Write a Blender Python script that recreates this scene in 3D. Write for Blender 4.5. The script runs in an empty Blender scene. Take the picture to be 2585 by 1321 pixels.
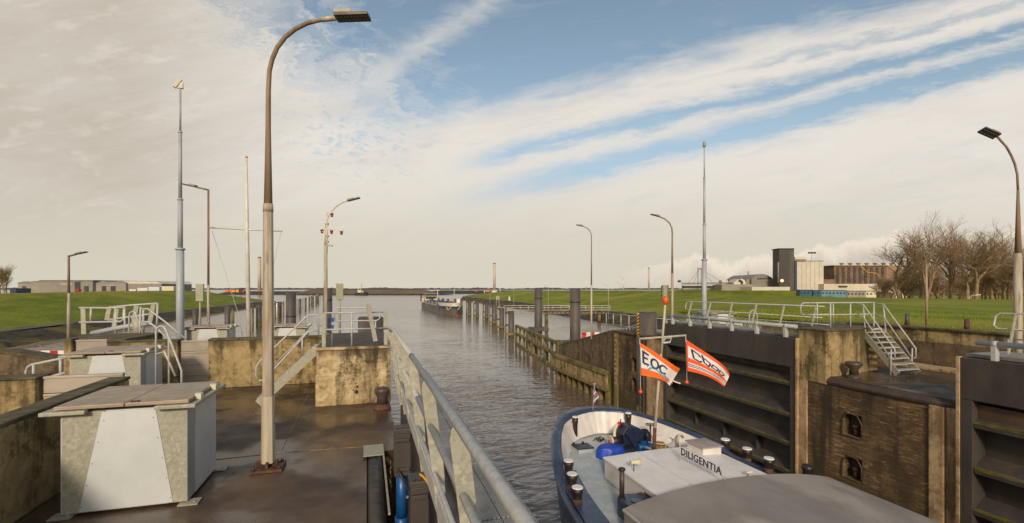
import bpy, bmesh, math, random
from mathutils import Vector, Matrix, noise
S = bpy.context.scene
COL = S.collection
R = math.radians
random.seed(7)
# ------------------------------------------------------------------ camera
TH = R(17.0); F = 1200.0; CX = 1292.5; CY = 730.0; EYE = 3.2
cam_d = bpy.data.cameras.new('camera'); cam = bpy.data.objects.new('camera', cam_d); COL.objects.link(cam)
cam.location = (0, 0, EYE); cam.rotation_euler = (R(90), 0, -TH)
cam_d.sensor_width = 36; cam_d.lens = F / 2585 * 36; cam_d.shift_y = (CY - 660.5) / 2585
cam_d.clip_start = 0.1; cam_d.clip_end = 60000
S.camera = cam
# ------------------------------------------------------------------ world
SUN_EL = R(24); SUN_AZ = (-0.35, -0.94)       # horizontal direction towards the sun
class X:
    """a node socket (or number) with arithmetic"""
    t = None
    def __init__(s, k): s.k = k
    @staticmethod
    def m(op, *a, clamp=False):
        n = X.t.nodes.new('ShaderNodeMath'); n.operation = op; n.use_clamp = clamp
        for i, q in enumerate(a):
            q = q.k if isinstance(q, X) else q
            if isinstance(q, (int, float)): n.inputs[i].default_value = q
            else: X.t.links.new(q, n.inputs[i])
        return X(n.outputs[0])
    def __add__(s, o): return X.m('ADD', s, o)
    __radd__ = __add__
    def __sub__(s, o): return X.m('SUBTRACT', s, o)
    def __rsub__(s, o): return X.m('SUBTRACT', o, s)
    def __mul__(s, o): return X.m('MULTIPLY', s, o)
    __rmul__ = __mul__
    def __truediv__(s, o): return X.m('DIVIDE', s, o)
def sm(x, a, b, lo=0.0, hi=1.0):
    n = X.t.nodes.new('ShaderNodeMapRange'); n.interpolation_type = 'SMOOTHSTEP'
    X.t.links.new(x.k, n.inputs[0])
    for i, q in enumerate((a, b, lo, hi)): n.inputs[i + 1].default_value = q
    return X(n.outputs[0])
def gauss(x, w):                                  # bump of half width w
    return X.m('EXPONENT', X.m('MULTIPLY', X.m('MULTIPLY', x, x), -1.0 / (w * w)))
def comb(x, y, z=0.0):
    n = X.t.nodes.new('ShaderNodeCombineXYZ')
    for i, q in enumerate((x, y, z)):
        q = q.k if isinstance(q, X) else q
        if isinstance(q, (int, float)): n.inputs[i].default_value = q
        else: X.t.links.new(q, n.inputs[i])
    return X(n.outputs[0])
def nz(vec, scale, detail=4, rough=.55, dist=0.0):
    n = X.t.nodes.new('ShaderNodeTexNoise'); n.inputs['Scale'].default_value = scale
    n.inputs['Detail'].default_value = detail; n.inputs['Roughness'].default_value = rough; n.inputs['Distortion'].default_value = dist
    if vec is not None: X.t.links.new(vec.k, n.inputs['Vector'])
    return X(n.outputs[0])
def mixc(f, a, b, kind='MIX'):
    n = X.t.nodes.new('ShaderNodeMix'); n.data_type = 'RGBA'; n.blend_type = kind
    for i, q in ((0, f), (6, a), (7, b)):
        q = q.k if isinstance(q, X) else q
        if isinstance(q, (int, float)): n.inputs[i].default_value = q
        elif isinstance(q, tuple): n.inputs[i].default_value = (*q[:3], 1)
        else: X.t.links.new(q, n.inputs[i])
    return X(n.outputs[2])
W = bpy.data.worlds.new('World'); S.world = W; W.use_nodes = True
t = W.node_tree; X.t = t
for n in list(t.nodes): t.nodes.remove(n)
out = t.nodes.new('ShaderNodeOutputWorld'); bg = t.nodes.new('ShaderNodeBackground')
t.links.new(bg.outputs[0], out.inputs[0]); bg.inputs[1].default_value = 0.1
sky = t.nodes.new('ShaderNodeTexSky'); sky.sky_type = 'NISHITA'; sky.sun_disc = False
sky.sun_elevation = SUN_EL; sky.sun_rotation = math.atan2(SUN_AZ[0], SUN_AZ[1]); sky.air_density = 1.0; sky.dust_density = 1.5; sky.ozone_density = 1.6
tc = t.nodes.new('ShaderNodeTexCoord'); sp = t.nodes.new('ShaderNodeSeparateXYZ'); t.links.new(tc.outputs['Generated'], sp.inputs[0])
dx, dy, dz = (X(sp.outputs[i]) for i in range(3))
fx = dx * math.cos(TH) - dy * math.sin(TH)
fy = X.m('MAXIMUM', X.m('ABSOLUTE', dx * math.sin(TH) + dy * math.cos(TH)), 0.06)
A = fx / fy; B = X.m('MAXIMUM', dz, 0.0) / fy      # bearing and height of a sky direction
tt = B - 0.24 * A                                  # across the cirrus streaks
streak = comb(A * 1.3 + B * .5, tt * 9.0, 0.3)
s1 = nz(streak, 1.6, 6, .6, .3) - 0.5
s2 = nz(streak, 5.0, 5, .65, .6) - 0.5
blob = nz(comb(A, B, 1.7), 3.2, 7, .58, .5) - 0.5
fine = nz(comb(A * 1.0 + B, B * 2.2, 4.0), 17.0, 5, .6, 1.0) - 0.5
rip = nz(comb(A * 5.0 + B * 6.0, tt * 26.0, 6.0), 1.0, 5, .62, .8) - 0.5
fluff = nz(comb(A * 9.0 + B * 2.0, tt * 22.0 + A * 3.0, 8.0), 1.0, 6, .66, .4) - 0.5
tw = tt + s1 * .045 + s2 * .022 + fine * .014 + rip * .045 + fluff * .035
L = A + .243 + 1.297 * (B - .325) + blob * .30 + fine * .16 + rip * .10
feath = nz(comb(L * 9.0 + blob * 1.5, (B - A) * 2.2, 11.0), 1.6, 6, .64, .5) - 0.5
L = L + feath * .62
upper = sm(tw, .345, .440) * sm(L, -.16, .30)
upper = X.m('MULTIPLY', upper, 1 - (.42 + fluff * .8 + blob * .5) * gauss((A + .32) - (B - .408) * 1.35 + blob * .16 + fine * .08 + feath * .05, .048) * sm(B, .33, .45))
gapA = gauss(tw - .286, .020) * sm(A, -.16, .02) * 1.0
gapB = gauss(tw - (.207 + .027 * A), .028) * sm(A, -.26, .06) * 1.15
gapC = gauss(tw - .345, .010) * sm(A + s1, .25, .6) * .5
cell = nz(comb(A * 1.0, B * 1.8 + A * .3, 5.0), 42.0, 3, .6, .6) - 0.5
mack = sm(cell * 3.2 + fine * .5 + gauss(A + .32, .17) * gauss(B - .32, .11) * .72, .40, 1.35) * .60
holes = sm(s2 + s1 * .6 + rip * .5, .10, .4) * .30 * sm(tw, .0, .25) * sm(A, -.45, .0)
blue = X.m('MAXIMUM', X.m('MAXIMUM', upper, gapA), X.m('MAXIMUM', X.m('MAXIMUM', gapB, gapC), X.m('MAXIMUM', mack, holes)))
blue = X.m('MULTIPLY', blue, sm(B, .10, .30, 0.0, 1.0) * (1.02 + rip * .45 + fluff * .25), clamp=True)
# cumulus low on the right
ctop = .045 + .085 * sm(A, .15, 1.1) + (nz(comb(A, B * .6, 9.0), 8.0, 6, .62) - .5) * .15
cum = sm(ctop - B, 0.0, .012) * sm(A, .18, .42)
cshade = sm(ctop - B, .01, .055)
lit = nz(comb(A * .8 + B, tt * 3.5, 2.0), 2.6, 6, .6, .3)
cl_bright = (7.3, 6.85, 6.25); cl_grey = (5.0, 4.45, 3.7)
left = X.m('ADD', sm(A, -.30, -.95) * 1.05, (lit - .5) * 1.0 + (s1 + s2) * .5, clamp=True)
cloud = mixc(left, cl_bright, cl_grey)
cloud = mixc(sm(lit, .35, .7) * .35, cloud, (6.9, 6.5, 6.1))
cloud = mixc(sm(s1 * .7 + rip * .9 + fluff * .5, .02, .30) * .55 * sm(A, -.5, .1), cloud, (5.9, 5.85, 5.75))
cloud = mixc(sm(fluff + rip * .6 + fine * .5, .0, .28) * .28, cloud, (8.0, 7.5, 6.9))
cloud = mixc(sm(B, .30, .02) * .92, cloud, (6.1, 5.7, 4.7))
cloud = mixc(cum * (1 - cshade * .95) * .9, cloud, (8.0, 7.0, 5.7))
cloud = mixc(cum * cshade * .75, cloud, (5.4, 4.75, 4.05))
base = mixc(1.0, sky.outputs[0] if False else X(sky.outputs[0]), (1.62, 1.45, 1.18), 'MULTIPLY')
base = mixc(sm(B, .12, .46), (3.9, 5.1, 6.3), base)
final = mixc(blue, cloud, base)
t.links.new(final.k, bg.inputs[0])
# ------------------------------------------------------------------ sun
sd = bpy.data.lights.new('sun', 'SUN'); sd.energy = 2.4; sd.angle = R(7); sd.color = (1.0, .86, .68)
sun = bpy.data.objects.new('sun', sd); COL.objects.link(sun)
sun.rotation_euler = Vector((SUN_AZ[0] * math.cos(SUN_EL), SUN_AZ[1] * math.cos(SUN_EL), math.sin(SUN_EL))).to_track_quat('Z', 'Y').to_euler()
vs = S.view_settings; vs.view_transform = 'Standard'; vs.look = 'None'; vs.exposure = 0.14; vs.gamma = 1.0
S.cycles.max_bounces = 6
# ------------------------------------------------------------------ rays: a pixel of the photograph to a place
ct, st = math.cos(TH), math.sin(TH)
def D(px, py, Y):                                  # at camera depth Y
    x = (px - CX) / F * Y
    return Vector((x * ct + Y * st, Y * ct - x * st, EYE - (py - CY) / F * Y))
def G(px, py, z): return D(px, py, (EYE - z) * F / (py - CY))
def PV(px, py, v):                                 # on the vertical plane x = v
    return D(px, py, v / ((px - CX) / F * ct + st))
def PU(px, py, u):                                 # on the vertical plane y = u
    return D(px, py, u / (ct - (px - CX) / F * st))
# ------------------------------------------------------------------ mesh builder
class MB:
    def __init__(s): s.v = []; s.f = []; s.m = []; s.s = []
    def add(s, vs_, fs, mi=0, smooth=False):
        o = len(s.v); s.v += [Vector(p) for p in vs_]
        for f in fs: s.f.append([o + i for i in f]); s.m.append(mi); s.s.append(smooth)
        return s
    def bx(s, x0, x1, y0, y1, z0, z1, mi=0):
        return s.add([(x0,y0,z0),(x1,y0,z0),(x1,y1,z0),(x0,y1,z0),(x0,y0,z1),(x1,y0,z1),(x1,y1,z1),(x0,y1,z1)],
                     [(0,3,2,1),(4,5,6,7),(0,1,5,4),(1,2,6,5),(2,3,7,6),(3,0,4,7)], mi)
    def bar(s, p0, p1, w, h, mi=0, up=(0,0,1)):    # box between two points; w across, h along up
        p0, p1 = Vector(p0), Vector(p1); d = (p1 - p0).normalized(); up = Vector(up)
        if abs(d.dot(up)) > .98: up = Vector((0,1,0))
        a = d.cross(up).normalized() * w / 2; b = a.cross(d).normalized() * h / 2
        q = [p0-a-b, p0+a-b, p0+a+b, p0-a+b, p1-a-b, p1+a-b, p1+a+b, p1-a+b]
        return s.add(q, [(0,3,2,1),(4,5,6,7),(0,1,5,4),(1,2,6,5),(2,3,7,6),(3,0,4,7)], mi)
    def tube(s, pts, r, n=8, mi=0, caps=True, smooth=True):
        pts = [Vector(p) for p in pts]; k = len(pts)
        rs = r if isinstance(r, (list, tuple)) else [r] * k
        ref = None; rings = []
        for i in range(k):
            d = (pts[min(i+1,k-1)] - pts[max(i-1,0)]).normalized()
            if ref is None:
                ref = Vector((0,0,1)) if abs(d.z) < .9 else Vector((1,0,0))
            a = (ref - d * ref.dot(d)).normalized(); b = d.cross(a); ref = a
            rings.append([pts[i] + (a*math.cos(2*math.pi*j/n) + b*math.sin(2*math.pi*j/n)) * rs[i] for j in range(n)])
        o = len(s.v)
        for q in rings: s.v += q
        for i in range(k-1):
            for j in range(n):
                s.f.append([o+i*n+j, o+i*n+(j+1)%n, o+(i+1)*n+(j+1)%n, o+(i+1)*n+j]); s.m.append(mi); s.s.append(smooth)
        if caps:
            s.f.append([o+j for j in range(n)][::-1]); s.m.append(mi); s.s.append(False)
            s.f.append([o+(k-1)*n+j for j in range(n)]); s.m.append(mi); s.s.append(False)
        return s
    def cyl(s, p0, p1, r0, r1=None, n=14, mi=0): return s.tube([p0, p1], [r0, r0 if r1 is None else r1], n, mi)
    def lathe(s, c, prof, n=20, mi=0, smooth=True):
        c = Vector(c); o = len(s.v); k = len(prof)
        for r, z in prof: s.v += [c + Vector((r*math.cos(2*math.pi*j/n), r*math.sin(2*math.pi*j/n), z)) for j in range(n)]
        for i in range(k-1):
            for j in range(n):
                s.f.append([o+i*n+j, o+i*n+(j+1)%n, o+(i+1)*n+(j+1)%n, o+(i+1)*n+j]); s.m.append(mi); s.s.append(smooth)
        s.f.append([o+j for j in range(n)][::-1]); s.m.append(mi); s.s.append(False)
        s.f.append([o+(k-1)*n+j for j in range(n)]); s.m.append(mi); s.s.append(False)
        return s
    def ext(s, poly, vec, mi=0):                   # polygon (3D) pushed along vec
        p = [Vector(q) for q in poly]; v = Vector(vec); n = len(p)
        nrm = Vector((0,0,0))
        for i in range(n): nrm += (p[i] - p[0]).cross(p[(i+1)%n] - p[0])
        if nrm.dot(v) > 0: p = p[::-1]
        return s.add(p + [q + v for q in p], [list(range(n)), [n+i for i in range(n)][::-1]] + [(i, n+i, n+(i+1)%n, (i+1)%n) for i in range(n)], mi)
    def prism(s, poly, z0, z1, mi=0): return s.ext([(a, b, z0) for a, b in poly], (0, 0, z1 - z0), mi)
    def grid(s, fn, nu, nv, mi=0, smooth=True, close=False):
        o = len(s.v)
        for i in range(nu+1):
            for j in range(nv+1): s.v.append(Vector(fn(i/nu, j/nv)))
        w = nv + 1
        for i in range(nu):
            for j in range(nv):
                s.f.append([o+i*w+j, o+(i+1)*w+j, o+(i+1)*w+j+1, o+i*w+j+1])
                s.m.append(mi(i/nu, j/nv) if callable(mi) else mi); s.s.append(smooth)
        return s
    def ball(s, c, r, n=12, mi=0, sq=(1,1,1)):
        c = Vector(c)
        pr = lambda a, b: c + Vector((r*sq[0]*math.sin(math.pi*b)*math.cos(2*math.pi*a), r*sq[1]*math.sin(math.pi*b)*math.sin(2*math.pi*a), r*sq[2]*math.cos(math.pi*b)))
        return s.grid(pr, n, n//2+1, mi)
    def build(s, name, mat, parent=None, bevel=0, label=None, fix=False):
        me = bpy.data.meshes.new(name)
        org = Vector((0,0,0)); q = parent
        while q is not None: org += q.location; q = q.parent
        me.from_pydata([tuple(p - org) for p in s.v], [], s.f)
        for m_ in (mat if isinstance(mat, (list, tuple)) else [mat]): me.materials.append(m_)
        me.polygons.foreach_set('material_index', s.m); me.polygons.foreach_set('use_smooth', s.s); me.update()
        if fix:
            b = bmesh.new(); b.from_mesh(me); bmesh.ops.remove_doubles(b, verts=b.verts, dist=1e-5); bmesh.ops.recalc_face_normals(b, faces=b.faces); b.to_mesh(me); b.free()
        o = bpy.data.objects.new(name, me); COL.objects.link(o)
        if parent is not None: o.parent = parent
        if bevel:
            md = o.modifiers.new('bevel', 'BEVEL'); md.width = bevel; md.segments = 2; md.limit_method = 'ANGLE'; md.angle_limit = R(40)
        if label: o['label'] = label
        return o
def thing(name, label, cat, loc=(0,0,0), group=None):
    o = bpy.data.objects.new(name, None); COL.objects.link(o); o.empty_display_size = .1
    o.location = loc; o['label'] = label; o['category'] = cat
    if group: o['group'] = group
    return o
def tag(o, label, cat, group=None, kind=None):
    o['label'] = label; o['category'] = cat
    if group: o['group'] = group
    if kind: o['kind'] = kind
    return o
def struct(name, mb, mat, kind='structure', **k):
    o = mb.build(name, mat, **k); o['kind'] = kind
    return o
def dup(root, loc, label, group=None, rotz=0, scale=None):
    r = root.copy(); COL.objects.link(r); r.location = loc; r.rotation_euler = (0,0,rotz); r['label'] = label
    if scale: r.scale = scale
    if group: r['group'] = group
    for ch in list(root.children):
        c = ch.copy(); COL.objects.link(c); c.parent = r
        for g in list(ch.children):
            d = g.copy(); COL.objects.link(d); d.parent = c
    return r
ORD = ['nearest', 'second', 'third', 'fourth', 'fifth', 'sixth', 'seventh', 'eighth', 'ninth', 'tenth', 'eleventh', 'twelfth']
# ------------------------------------------------------------------ materials
def mat(name, c1, c2=None, scale=3.0, rough=.8, bump=.15, metal=0.0, c3=None, s3=.6, t3=(.5,.65), stretch=(1,1,1), bscale=None, spec=.5, detail=6, t2=(.35,.65), coat=0, wet=None, bdist=.02):
    m = bpy.data.materials.new(name); m.use_nodes = True; t = m.node_tree; X.t = t
    b = t.nodes['Principled BSDF']
    g = t.nodes.new('ShaderNodeNewGeometry')
    mp = t.nodes.new('ShaderNodeMapping'); mp.inputs['Scale'].default_value = stretch; t.links.new(g.outputs['Position'], mp.inputs[0])
    P = X(mp.outputs[0]); PP = X(g.outputs['Position'])
    c = c1
    if c2 is not None:
        n = nz(P, scale, detail, .62)
        c = mixc(sm(n, *t2), c1, c2)
    if c3 is not None:
        n3 = nz(P, s3, 5, .6, .4)
        c = mixc(sm(n3, *t3), c, c3)
    if isinstance(c, tuple): b.inputs['Base Color'].default_value = (*c, 1)
    else: t.links.new(c.k, b.inputs['Base Color'])
    b.inputs['Roughness'].default_value = rough; b.inputs['Metallic'].default_value = metal
    b.inputs['Specular IOR Level'].default_value = spec
    b.inputs['Coat Weight'].default_value = coat
    if rough > .1 and c2 is not None:
        rr = sm(nz(PP, scale * 1.7, 3), .3, .7, max(.05, rough - .12), min(1, rough + .1))
        if wet is not None:
            wn = nz(PP, wet[0], 4, .55); rr = X.m('MULTIPLY', rr, sm(wn, wet[1], wet[2], 1.0, wet[3]))
        t.links.new(rr.k, b.inputs['Roughness'])
    if bump:
        bn = t.nodes.new('ShaderNodeBump'); bn.inputs['Strength'].default_value = bump; bn.inputs['Distance'].default_value = bdist
        h = nz(P, bscale or scale * 4, 5, .6); t.links.new(h.k, bn.inputs['Height']); t.links.new(bn.outputs[0], b.inputs['Normal'])
    return m
def C(r, g, b):                                    # sRGB 0-255 to linear
    f = lambda q: (q/255/12.92 if q/255 <= .04045 else ((q/255+.055)/1.055)**2.4)
    return (f(r), f(g), f(b))
M = {}
M['quay'] = mat('wet_concrete_floor', C(98,77,57), C(64,51,40), .8, .64, .3, c3=C(120,96,68), s3=.35, t3=(.52,.7), bscale=22, wet=(.38, .42, .56, .30), bdist=.012, t2=(.3,.7))
M['conc_moss_top'] = mat('lichen_coping', C(104,92,70), C(72,66,34), 3.0, .95, .5, c3=C(60,56,20), s3=2.0)
def galv(name, a, b, c, sc):
    m = bpy.data.materials.new(name); m.use_nodes = True; t = m.node_tree; X.t = t; bs = t.nodes['Principled BSDF']
    g = t.nodes.new('ShaderNodeNewGeometry'); P = X(g.outputs['Position'])
    wv = nz(P, sc * .8, 3); vo = t.nodes.new('ShaderNodeTexVoronoi'); vo.inputs['Scale'].default_value = sc
    mx = t.nodes.new('ShaderNodeMix'); mx.data_type = 'VECTOR'; mx.inputs[0].default_value = .10
    t.links.new(P.k, mx.inputs[4]); t.links.new(wv.k, mx.inputs[5]); t.links.new(mx.outputs[1], vo.inputs['Vector'])
    sx = t.nodes.new('ShaderNodeSeparateXYZ'); t.links.new(vo.outputs['Color'], sx.inputs[0])
    f = X(sx.outputs[0]); co = mixc(sm(f, .3, .6), a, b); co = mixc(sm(f, .80, .9) * .55, co, c)
    co = mixc(sm(nz(P, 1.4, 5), .45, .75) * .5, co, b)
    t.links.new(co.k, bs.inputs['Base Color']); bs.inputs['Metallic'].default_value = .12; bs.inputs['Roughness'].default_value = .55
    return m
def concrete(mname, name, base, dark, light, top=0.0):
    m = bpy.data.materials.new(name); m.use_nodes = True; t = m.node_tree; X.t = t; b = t.nodes['Principled BSDF']
    g = t.nodes.new('ShaderNodeNewGeometry'); P = X(g.outputs['Position']); s_ = t.nodes.new('ShaderNodeSeparateXYZ'); t.links.new(P.k, s_.inputs[0])
    x, y, z = (X(q) for q in s_.outputs)
    blot = nz(P, .9, 7, .68, .6); run = nz(comb(x * 3.2, y * 3.2, z * .35), 1.0, 6, .6, .2); speck = nz(P, 9.0, 6, .7); mid = nz(P, 3.2, 6, .68, .8)
    c = mixc(sm(mid, .38, .64), base, light)
    c = mixc(sm(run * .55 + blot * .45 + (speck - .5) * .18, .47, .60) * .85, c, dark)
    c = mixc(sm(speck + (blot - .5) * .8, .56, .70) * .55, c, dark)
    c = mixc(sm(speck, .36, .26) * .5, c, tuple(min(1, q*1.35) for q in light))
    if top: c = mixc(sm(z + (run - .5) * 1.1, top - .30, top + .12) * .8, c, dark)
    t.links.new(c.k, b.inputs['Base Color']); b.inputs['Roughness'].default_value = .9
    bn = t.nodes.new('ShaderNodeBump'); bn.inputs['Strength'].default_value = .45; bn.inputs['Distance'].default_value = .02
    hh = speck * .6 + mid * .8; t.links.new(hh.k, bn.inputs['Height']); t.links.new(bn.outputs[0], b.inputs['Normal'])
    M[mname] = m
concrete('conc', 'mossy_concrete_wall', C(146,124,82), C(70,60,32), C(172,150,106), 1.5)
concrete('conc_light', 'blotched_pale_concrete', C(170,146,104), C(84,68,42), C(202,180,138))
concrete('conc_block', 'block_concrete', C(168,144,104), C(64,52,34), C(200,178,136), 1.46)
concrete('conc_dark', 'dark_stained_concrete', C(92,76,56), C(52,42,28), C(116,98,72))
concrete('quoin', 'weathered_quoin', C(160,132,98), C(112,88,60), C(186,158,122))
M['galv'] = galv('galvanised_steel', C(166,162,144), C(154,149,131), C(196,190,168), 30)
M['galv_fine'] = galv('galvanised_tube', C(190,188,182), C(174,173,168), C(204,202,196), 34)
M['panel'] = mat('pale_grey_panel', C(202,204,202), C(194,196,194), 2.0, .55, .03, c3=C(184,182,172), s3=3.0, t3=(.62,.8))
M['lid'] = mat('tread_plate', C(176,156,132), C(160,141,118), 3, .45, 0, metal=.2)
def dots(mname, sc, amt, colour):
    m = M[mname]; t = m.node_tree; X.t = t; b = t.nodes['Principled BSDF']
    g = t.nodes.new('ShaderNodeNewGeometry'); s_ = t.nodes.new('ShaderNodeSeparateXYZ'); t.links.new(g.outputs['Position'], s_.inputs[0])
    x = X(s_.outputs[0]) * sc; y = X(s_.outputs[1]) * sc
    k = X.m('SINE', x) * X.m('SINE', y)
    d = sm(k, .05, .45)
    l = b.inputs['Base Color'].links[0].from_socket
    c = mixc(d * amt, X(l), colour); t.links.new(c.k, b.inputs['Base Color'])
    bn = t.nodes.new('ShaderNodeBump'); bn.inputs['Strength'].default_value = .5; bn.inputs['Distance'].default_value = .004
    t.links.new(k.k, bn.inputs['Height']); t.links.new(bn.outputs[0], b.inputs['Normal'])
dots('lid', 160, .25, C(120,108,94))
M['grating'] = mat('perforated_walkway', C(158,154,146), C(140,136,128), 4, .5, 0, metal=.3)
dots('grating', 190, .75, C(84,78,70))
M['gate'] = mat('gate_steel', C(72,66,62), C(60,54,50), 1.5, .55, .08, c3=C(84,70,56), s3=1.4, t3=(.55,.75), stretch=(1,1,.3))
M['moss'] = mat('moss', C(108,100,28), C(74,68,24), 3.0, .95, .6, c3=C(104,92,66), s3=1.2, t3=(.5,.62))
M['rust'] = mat('rusty_steel', C(104,66,44), C(78,50,38), 6, .8, .3, c3=C(60,46,38), s3=4)
M['rust_dark'] = mat('dark_worn_steel', C(78,66,58), C(64,54,48), 2, .45, .1, c3=C(92,72,54), s3=3, t3=(.56,.72))
M['black'] = mat('black_paint', C(34,30,30), C(48,38,34), 5, .45, .1)
M['darkgrey'] = mat('dark_grey_steel', C(84,78,74), C(72,66,62), 2.5, .55, .08, c3=C(98,88,74), s3=1.2, stretch=(1,1,.3))
M['pile'] = mat('coated_pile_steel', C(92,84,80), C(78,70,66), 1.0, .6, .05, c3=C(104,92,74), s3=.9, t3=(.6,.8), stretch=(1,1,.2))
M['timber'] = mat('mossy_timber', C(136,118,74), C(104,90,52), 2.0, .9, .4, c3=C(76,78,24), s3=.8, t3=(.46,.62), stretch=(1,1,.5))
M['pole_grey'] = mat('grey_mast_paint', C(168,172,174), C(156,160,162), 1.5, .5, .03)
M['pole_rust'] = mat('rust_stained_pole', C(184,174,156), C(150,130,104), 2.0, .7, .1, c3=C(128,96,68), s3=1.3, t3=(.52,.62), stretch=(4,4,.35))
M['pole_brown'] = mat('rusty_lamp_pole', C(138,116,90), C(118,92,66), 2.0, .7, .1, c3=C(146,128,102), s3=1.1, t3=(.5,.65), stretch=(4,4,.35))
M['pole_pale'] = mat('pale_pole_paint', C(198,188,168), C(176,160,134), 1.6, .6, .05, c3=C(150,122,92), s3=2.0, t3=(.6,.75), stretch=(5,5,.3))
M['cream'] = mat('cream_paint', C(214,204,176), C(200,188,160), 2, .6, .03)
M['pole_white'] = mat('white_mast_paint', C(216,208,194), C(202,192,174), 2, .5, .02)
M['asphalt'] = mat('worn_platform_surface', C(84,74,68), C(66,58,54), 3, .85, .3)
M['white'] = mat('white_paint', C(222,214,208), C(204,196,188), 1.5, .42, .03, c3=C(186,168,146), s3=1.1, t3=(.60,.78), stretch=(1,1,.5))
M['white_clean'] = mat('fresh_white', C(232,226,220), C(218,211,204), 1.2, .42, .02, c3=C(200,186,170), s3=2.2, t3=(.62,.8))
M['sigbox'] = mat('signal_box_grey', C(166,162,134), C(154,150,124), 2, .6, .02)
M['red'] = mat('red_paint', C(206,28,26), C(190,24,24), 3, .45, 0)
M['redlens'] = mat('red_lens', C(176,30,36), C(150,22,28), 3, .2, 0)
M['blue'] = mat('bright_blue_paint', C(16,80,138), C(12,66,118), 5, .45, .05)
M['navy'] = mat('navy_paint', C(58,70,92), C(50,60,80), 3, .35, .03)
M['navy_dark'] = mat('dark_navy_machine', C(36,44,70), C(28,34,54), 5, .4, .05)
M['tarp'] = mat('blue_tarpaulin', C(34,72,176), C(26,58,150), 4, .45, .5, bscale=9)
M['deck'] = mat('grey_deck_paint', C(172,178,178), C(158,164,164), 3, .5, .05, c3=C(184,186,182), s3=1)
M['hatch'] = mat('grey_hatch_cover', C(146,137,128), C(130,121,113), .7, .5, .06, c3=C(164,153,142), s3=.35, t3=(.48,.6), stretch=(1,.5,1))
M['orange'] = mat('orange_plastic', C(236,92,40), C(224,82,34), 3, .45, 0)
M['yellow'] = mat('yellow_paint', C(226,164,30), C(214,150,28), 3, .5, 0)
M['alu'] = mat('aluminium_board', C(170,158,142), C(156,144,128), 2, .45, .03, metal=.2, stretch=(.3,1,1))
M['grass'] = mat('dike_grass', C(130,136,36), C(102,114,28), .35, .95, .9, c3=C(150,142,56), s3=.06, t3=(.45,.7), stretch=(1,.35,1), bscale=2.2, bdist=.25, spec=.2)
M['rubble'] = mat('stone_bank', C(76,64,42), C(40,34,24), 1.3, .95, 1.0, c3=C(104,92,30), s3=.16, t3=(.48,.6), bscale=2.0, bdist=.4)
M['road'] = mat('bank_path', C(104,100,94), C(90,86,80), .5, .9, .2)
M['gravel'] = mat('pale_gravel', C(160,138,106), C(120,100,74), 2.5, .95, .8, bscale=6, bdist=.1)
M['sand'] = mat('breakwater_earth', C(124,102,72), C(108,88,62), .02, .95, .3, bscale=.4, bdist=.5)
M['rock'] = mat('breakwater_rock', C(74,68,64), C(52,46,44), .15, .95, 1, bscale=.4, bdist=.6)
M['coast'] = mat('far_woodland', C(88,84,84), C(76,72,74), .01, .95, 0)
M['bark'] = mat('bare_branches', C(154,128,96), C(122,100,74), 2, .9, .1)
M['glass'] = mat('dark_glass', C(40,46,52), C(52,58,62), 2, .15, 0)
def water():
    m = bpy.data.materials.new('harbour_water'); m.use_nodes = True; t = m.node_tree; X.t = t; b = t.nodes['Principled BSDF']
    g = t.nodes.new('ShaderNodeNewGeometry'); P = X(g.outputs['Position'])
    s_ = t.nodes.new('ShaderNodeSeparateXYZ'); t.links.new(P.k, s_.inputs[0]); x, y, z = (X(q) for q in s_.outputs)
    mp = t.nodes.new('ShaderNodeMapping'); mp.inputs['Rotation'].default_value = (0,0,R(-22)); mp.inputs['Scale'].default_value = (.75,1.5,1); t.links.new(P.k, mp.inputs[0]); Q = X(mp.outputs[0])
    h = nz(Q, .72, 2, .45, .9) * 1.25 + nz(Q, .24, 2, .5) * 1.2 + nz(Q, 2.2, 2, .5, .6) * .30
    calm = sm(nz(comb(x * 1.0, y * .45, 0.0), .07, 4, .6), .38, .62, .35, 1.15) * sm(y, 6.0, 90.0, 1.0, .26)
    bn = t.nodes.new('ShaderNodeBump'); bn.inputs['Distance'].default_value = .20; t.links.new(calm.k, bn.inputs['Strength'])
    t.links.new(h.k, bn.inputs['Height']); t.links.new(bn.outputs[0], b.inputs['Normal'])
    rr = sm(y, 15.0, 160.0, .06, .17); t.links.new(rr.k, b.inputs['Roughness'])
    b.inputs['Base Color'].default_value = (*C(108,92,80), 1); b.inputs['IOR'].default_value = 1.55
    return m
M['water'] = water()
WZ = -4.7
# ================================================================== water and land
struct('water', MB().add([(-30000,-400,WZ),(30000,-400,WZ),(30000,30000,WZ),(-30000,30000,WZ)], [(0,1,2,3)]), M['water'])
def loft(name, st_list, mt, sub=6, jit=0.0, kind='structure', subu=5):
    """sheet through stations (rows) of equal length"""
    mb = MB(); rows = []
    for i in range(len(st_list)-1):
        for k in range(subu + (1 if i == len(st_list)-2 else 0)):
            f = k / subu; row = []
            a, b = st_list[i], st_list[i+1]
            pts = [Vector(p).lerp(Vector(q), f) for p, q in zip(a, b)]
            for j in range(len(pts)-1):
                for q in range(sub + (1 if j == len(pts)-2 else 0)): row.append(pts[j].lerp(pts[j+1], q / sub))
            rows.append(row)
    w = len(rows[0]); vs_ = []
    for r_ in rows:
        for p in r_:
            n_ = noise.noise(p * .35) * jit + noise.noise(p * 1.3) * jit * .5
            vs_.append((p.x + n_ * .5, p.y, p.z + n_))
    fs = [(i*w+j, i*w+j+1, (i+1)*w+j+1, (i+1)*w+j) for i in range(len(rows)-1) for j in range(w-1)]
    mb.add(vs_, fs, 0, True)
    return struct(name, mb, mt, kind)
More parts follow.
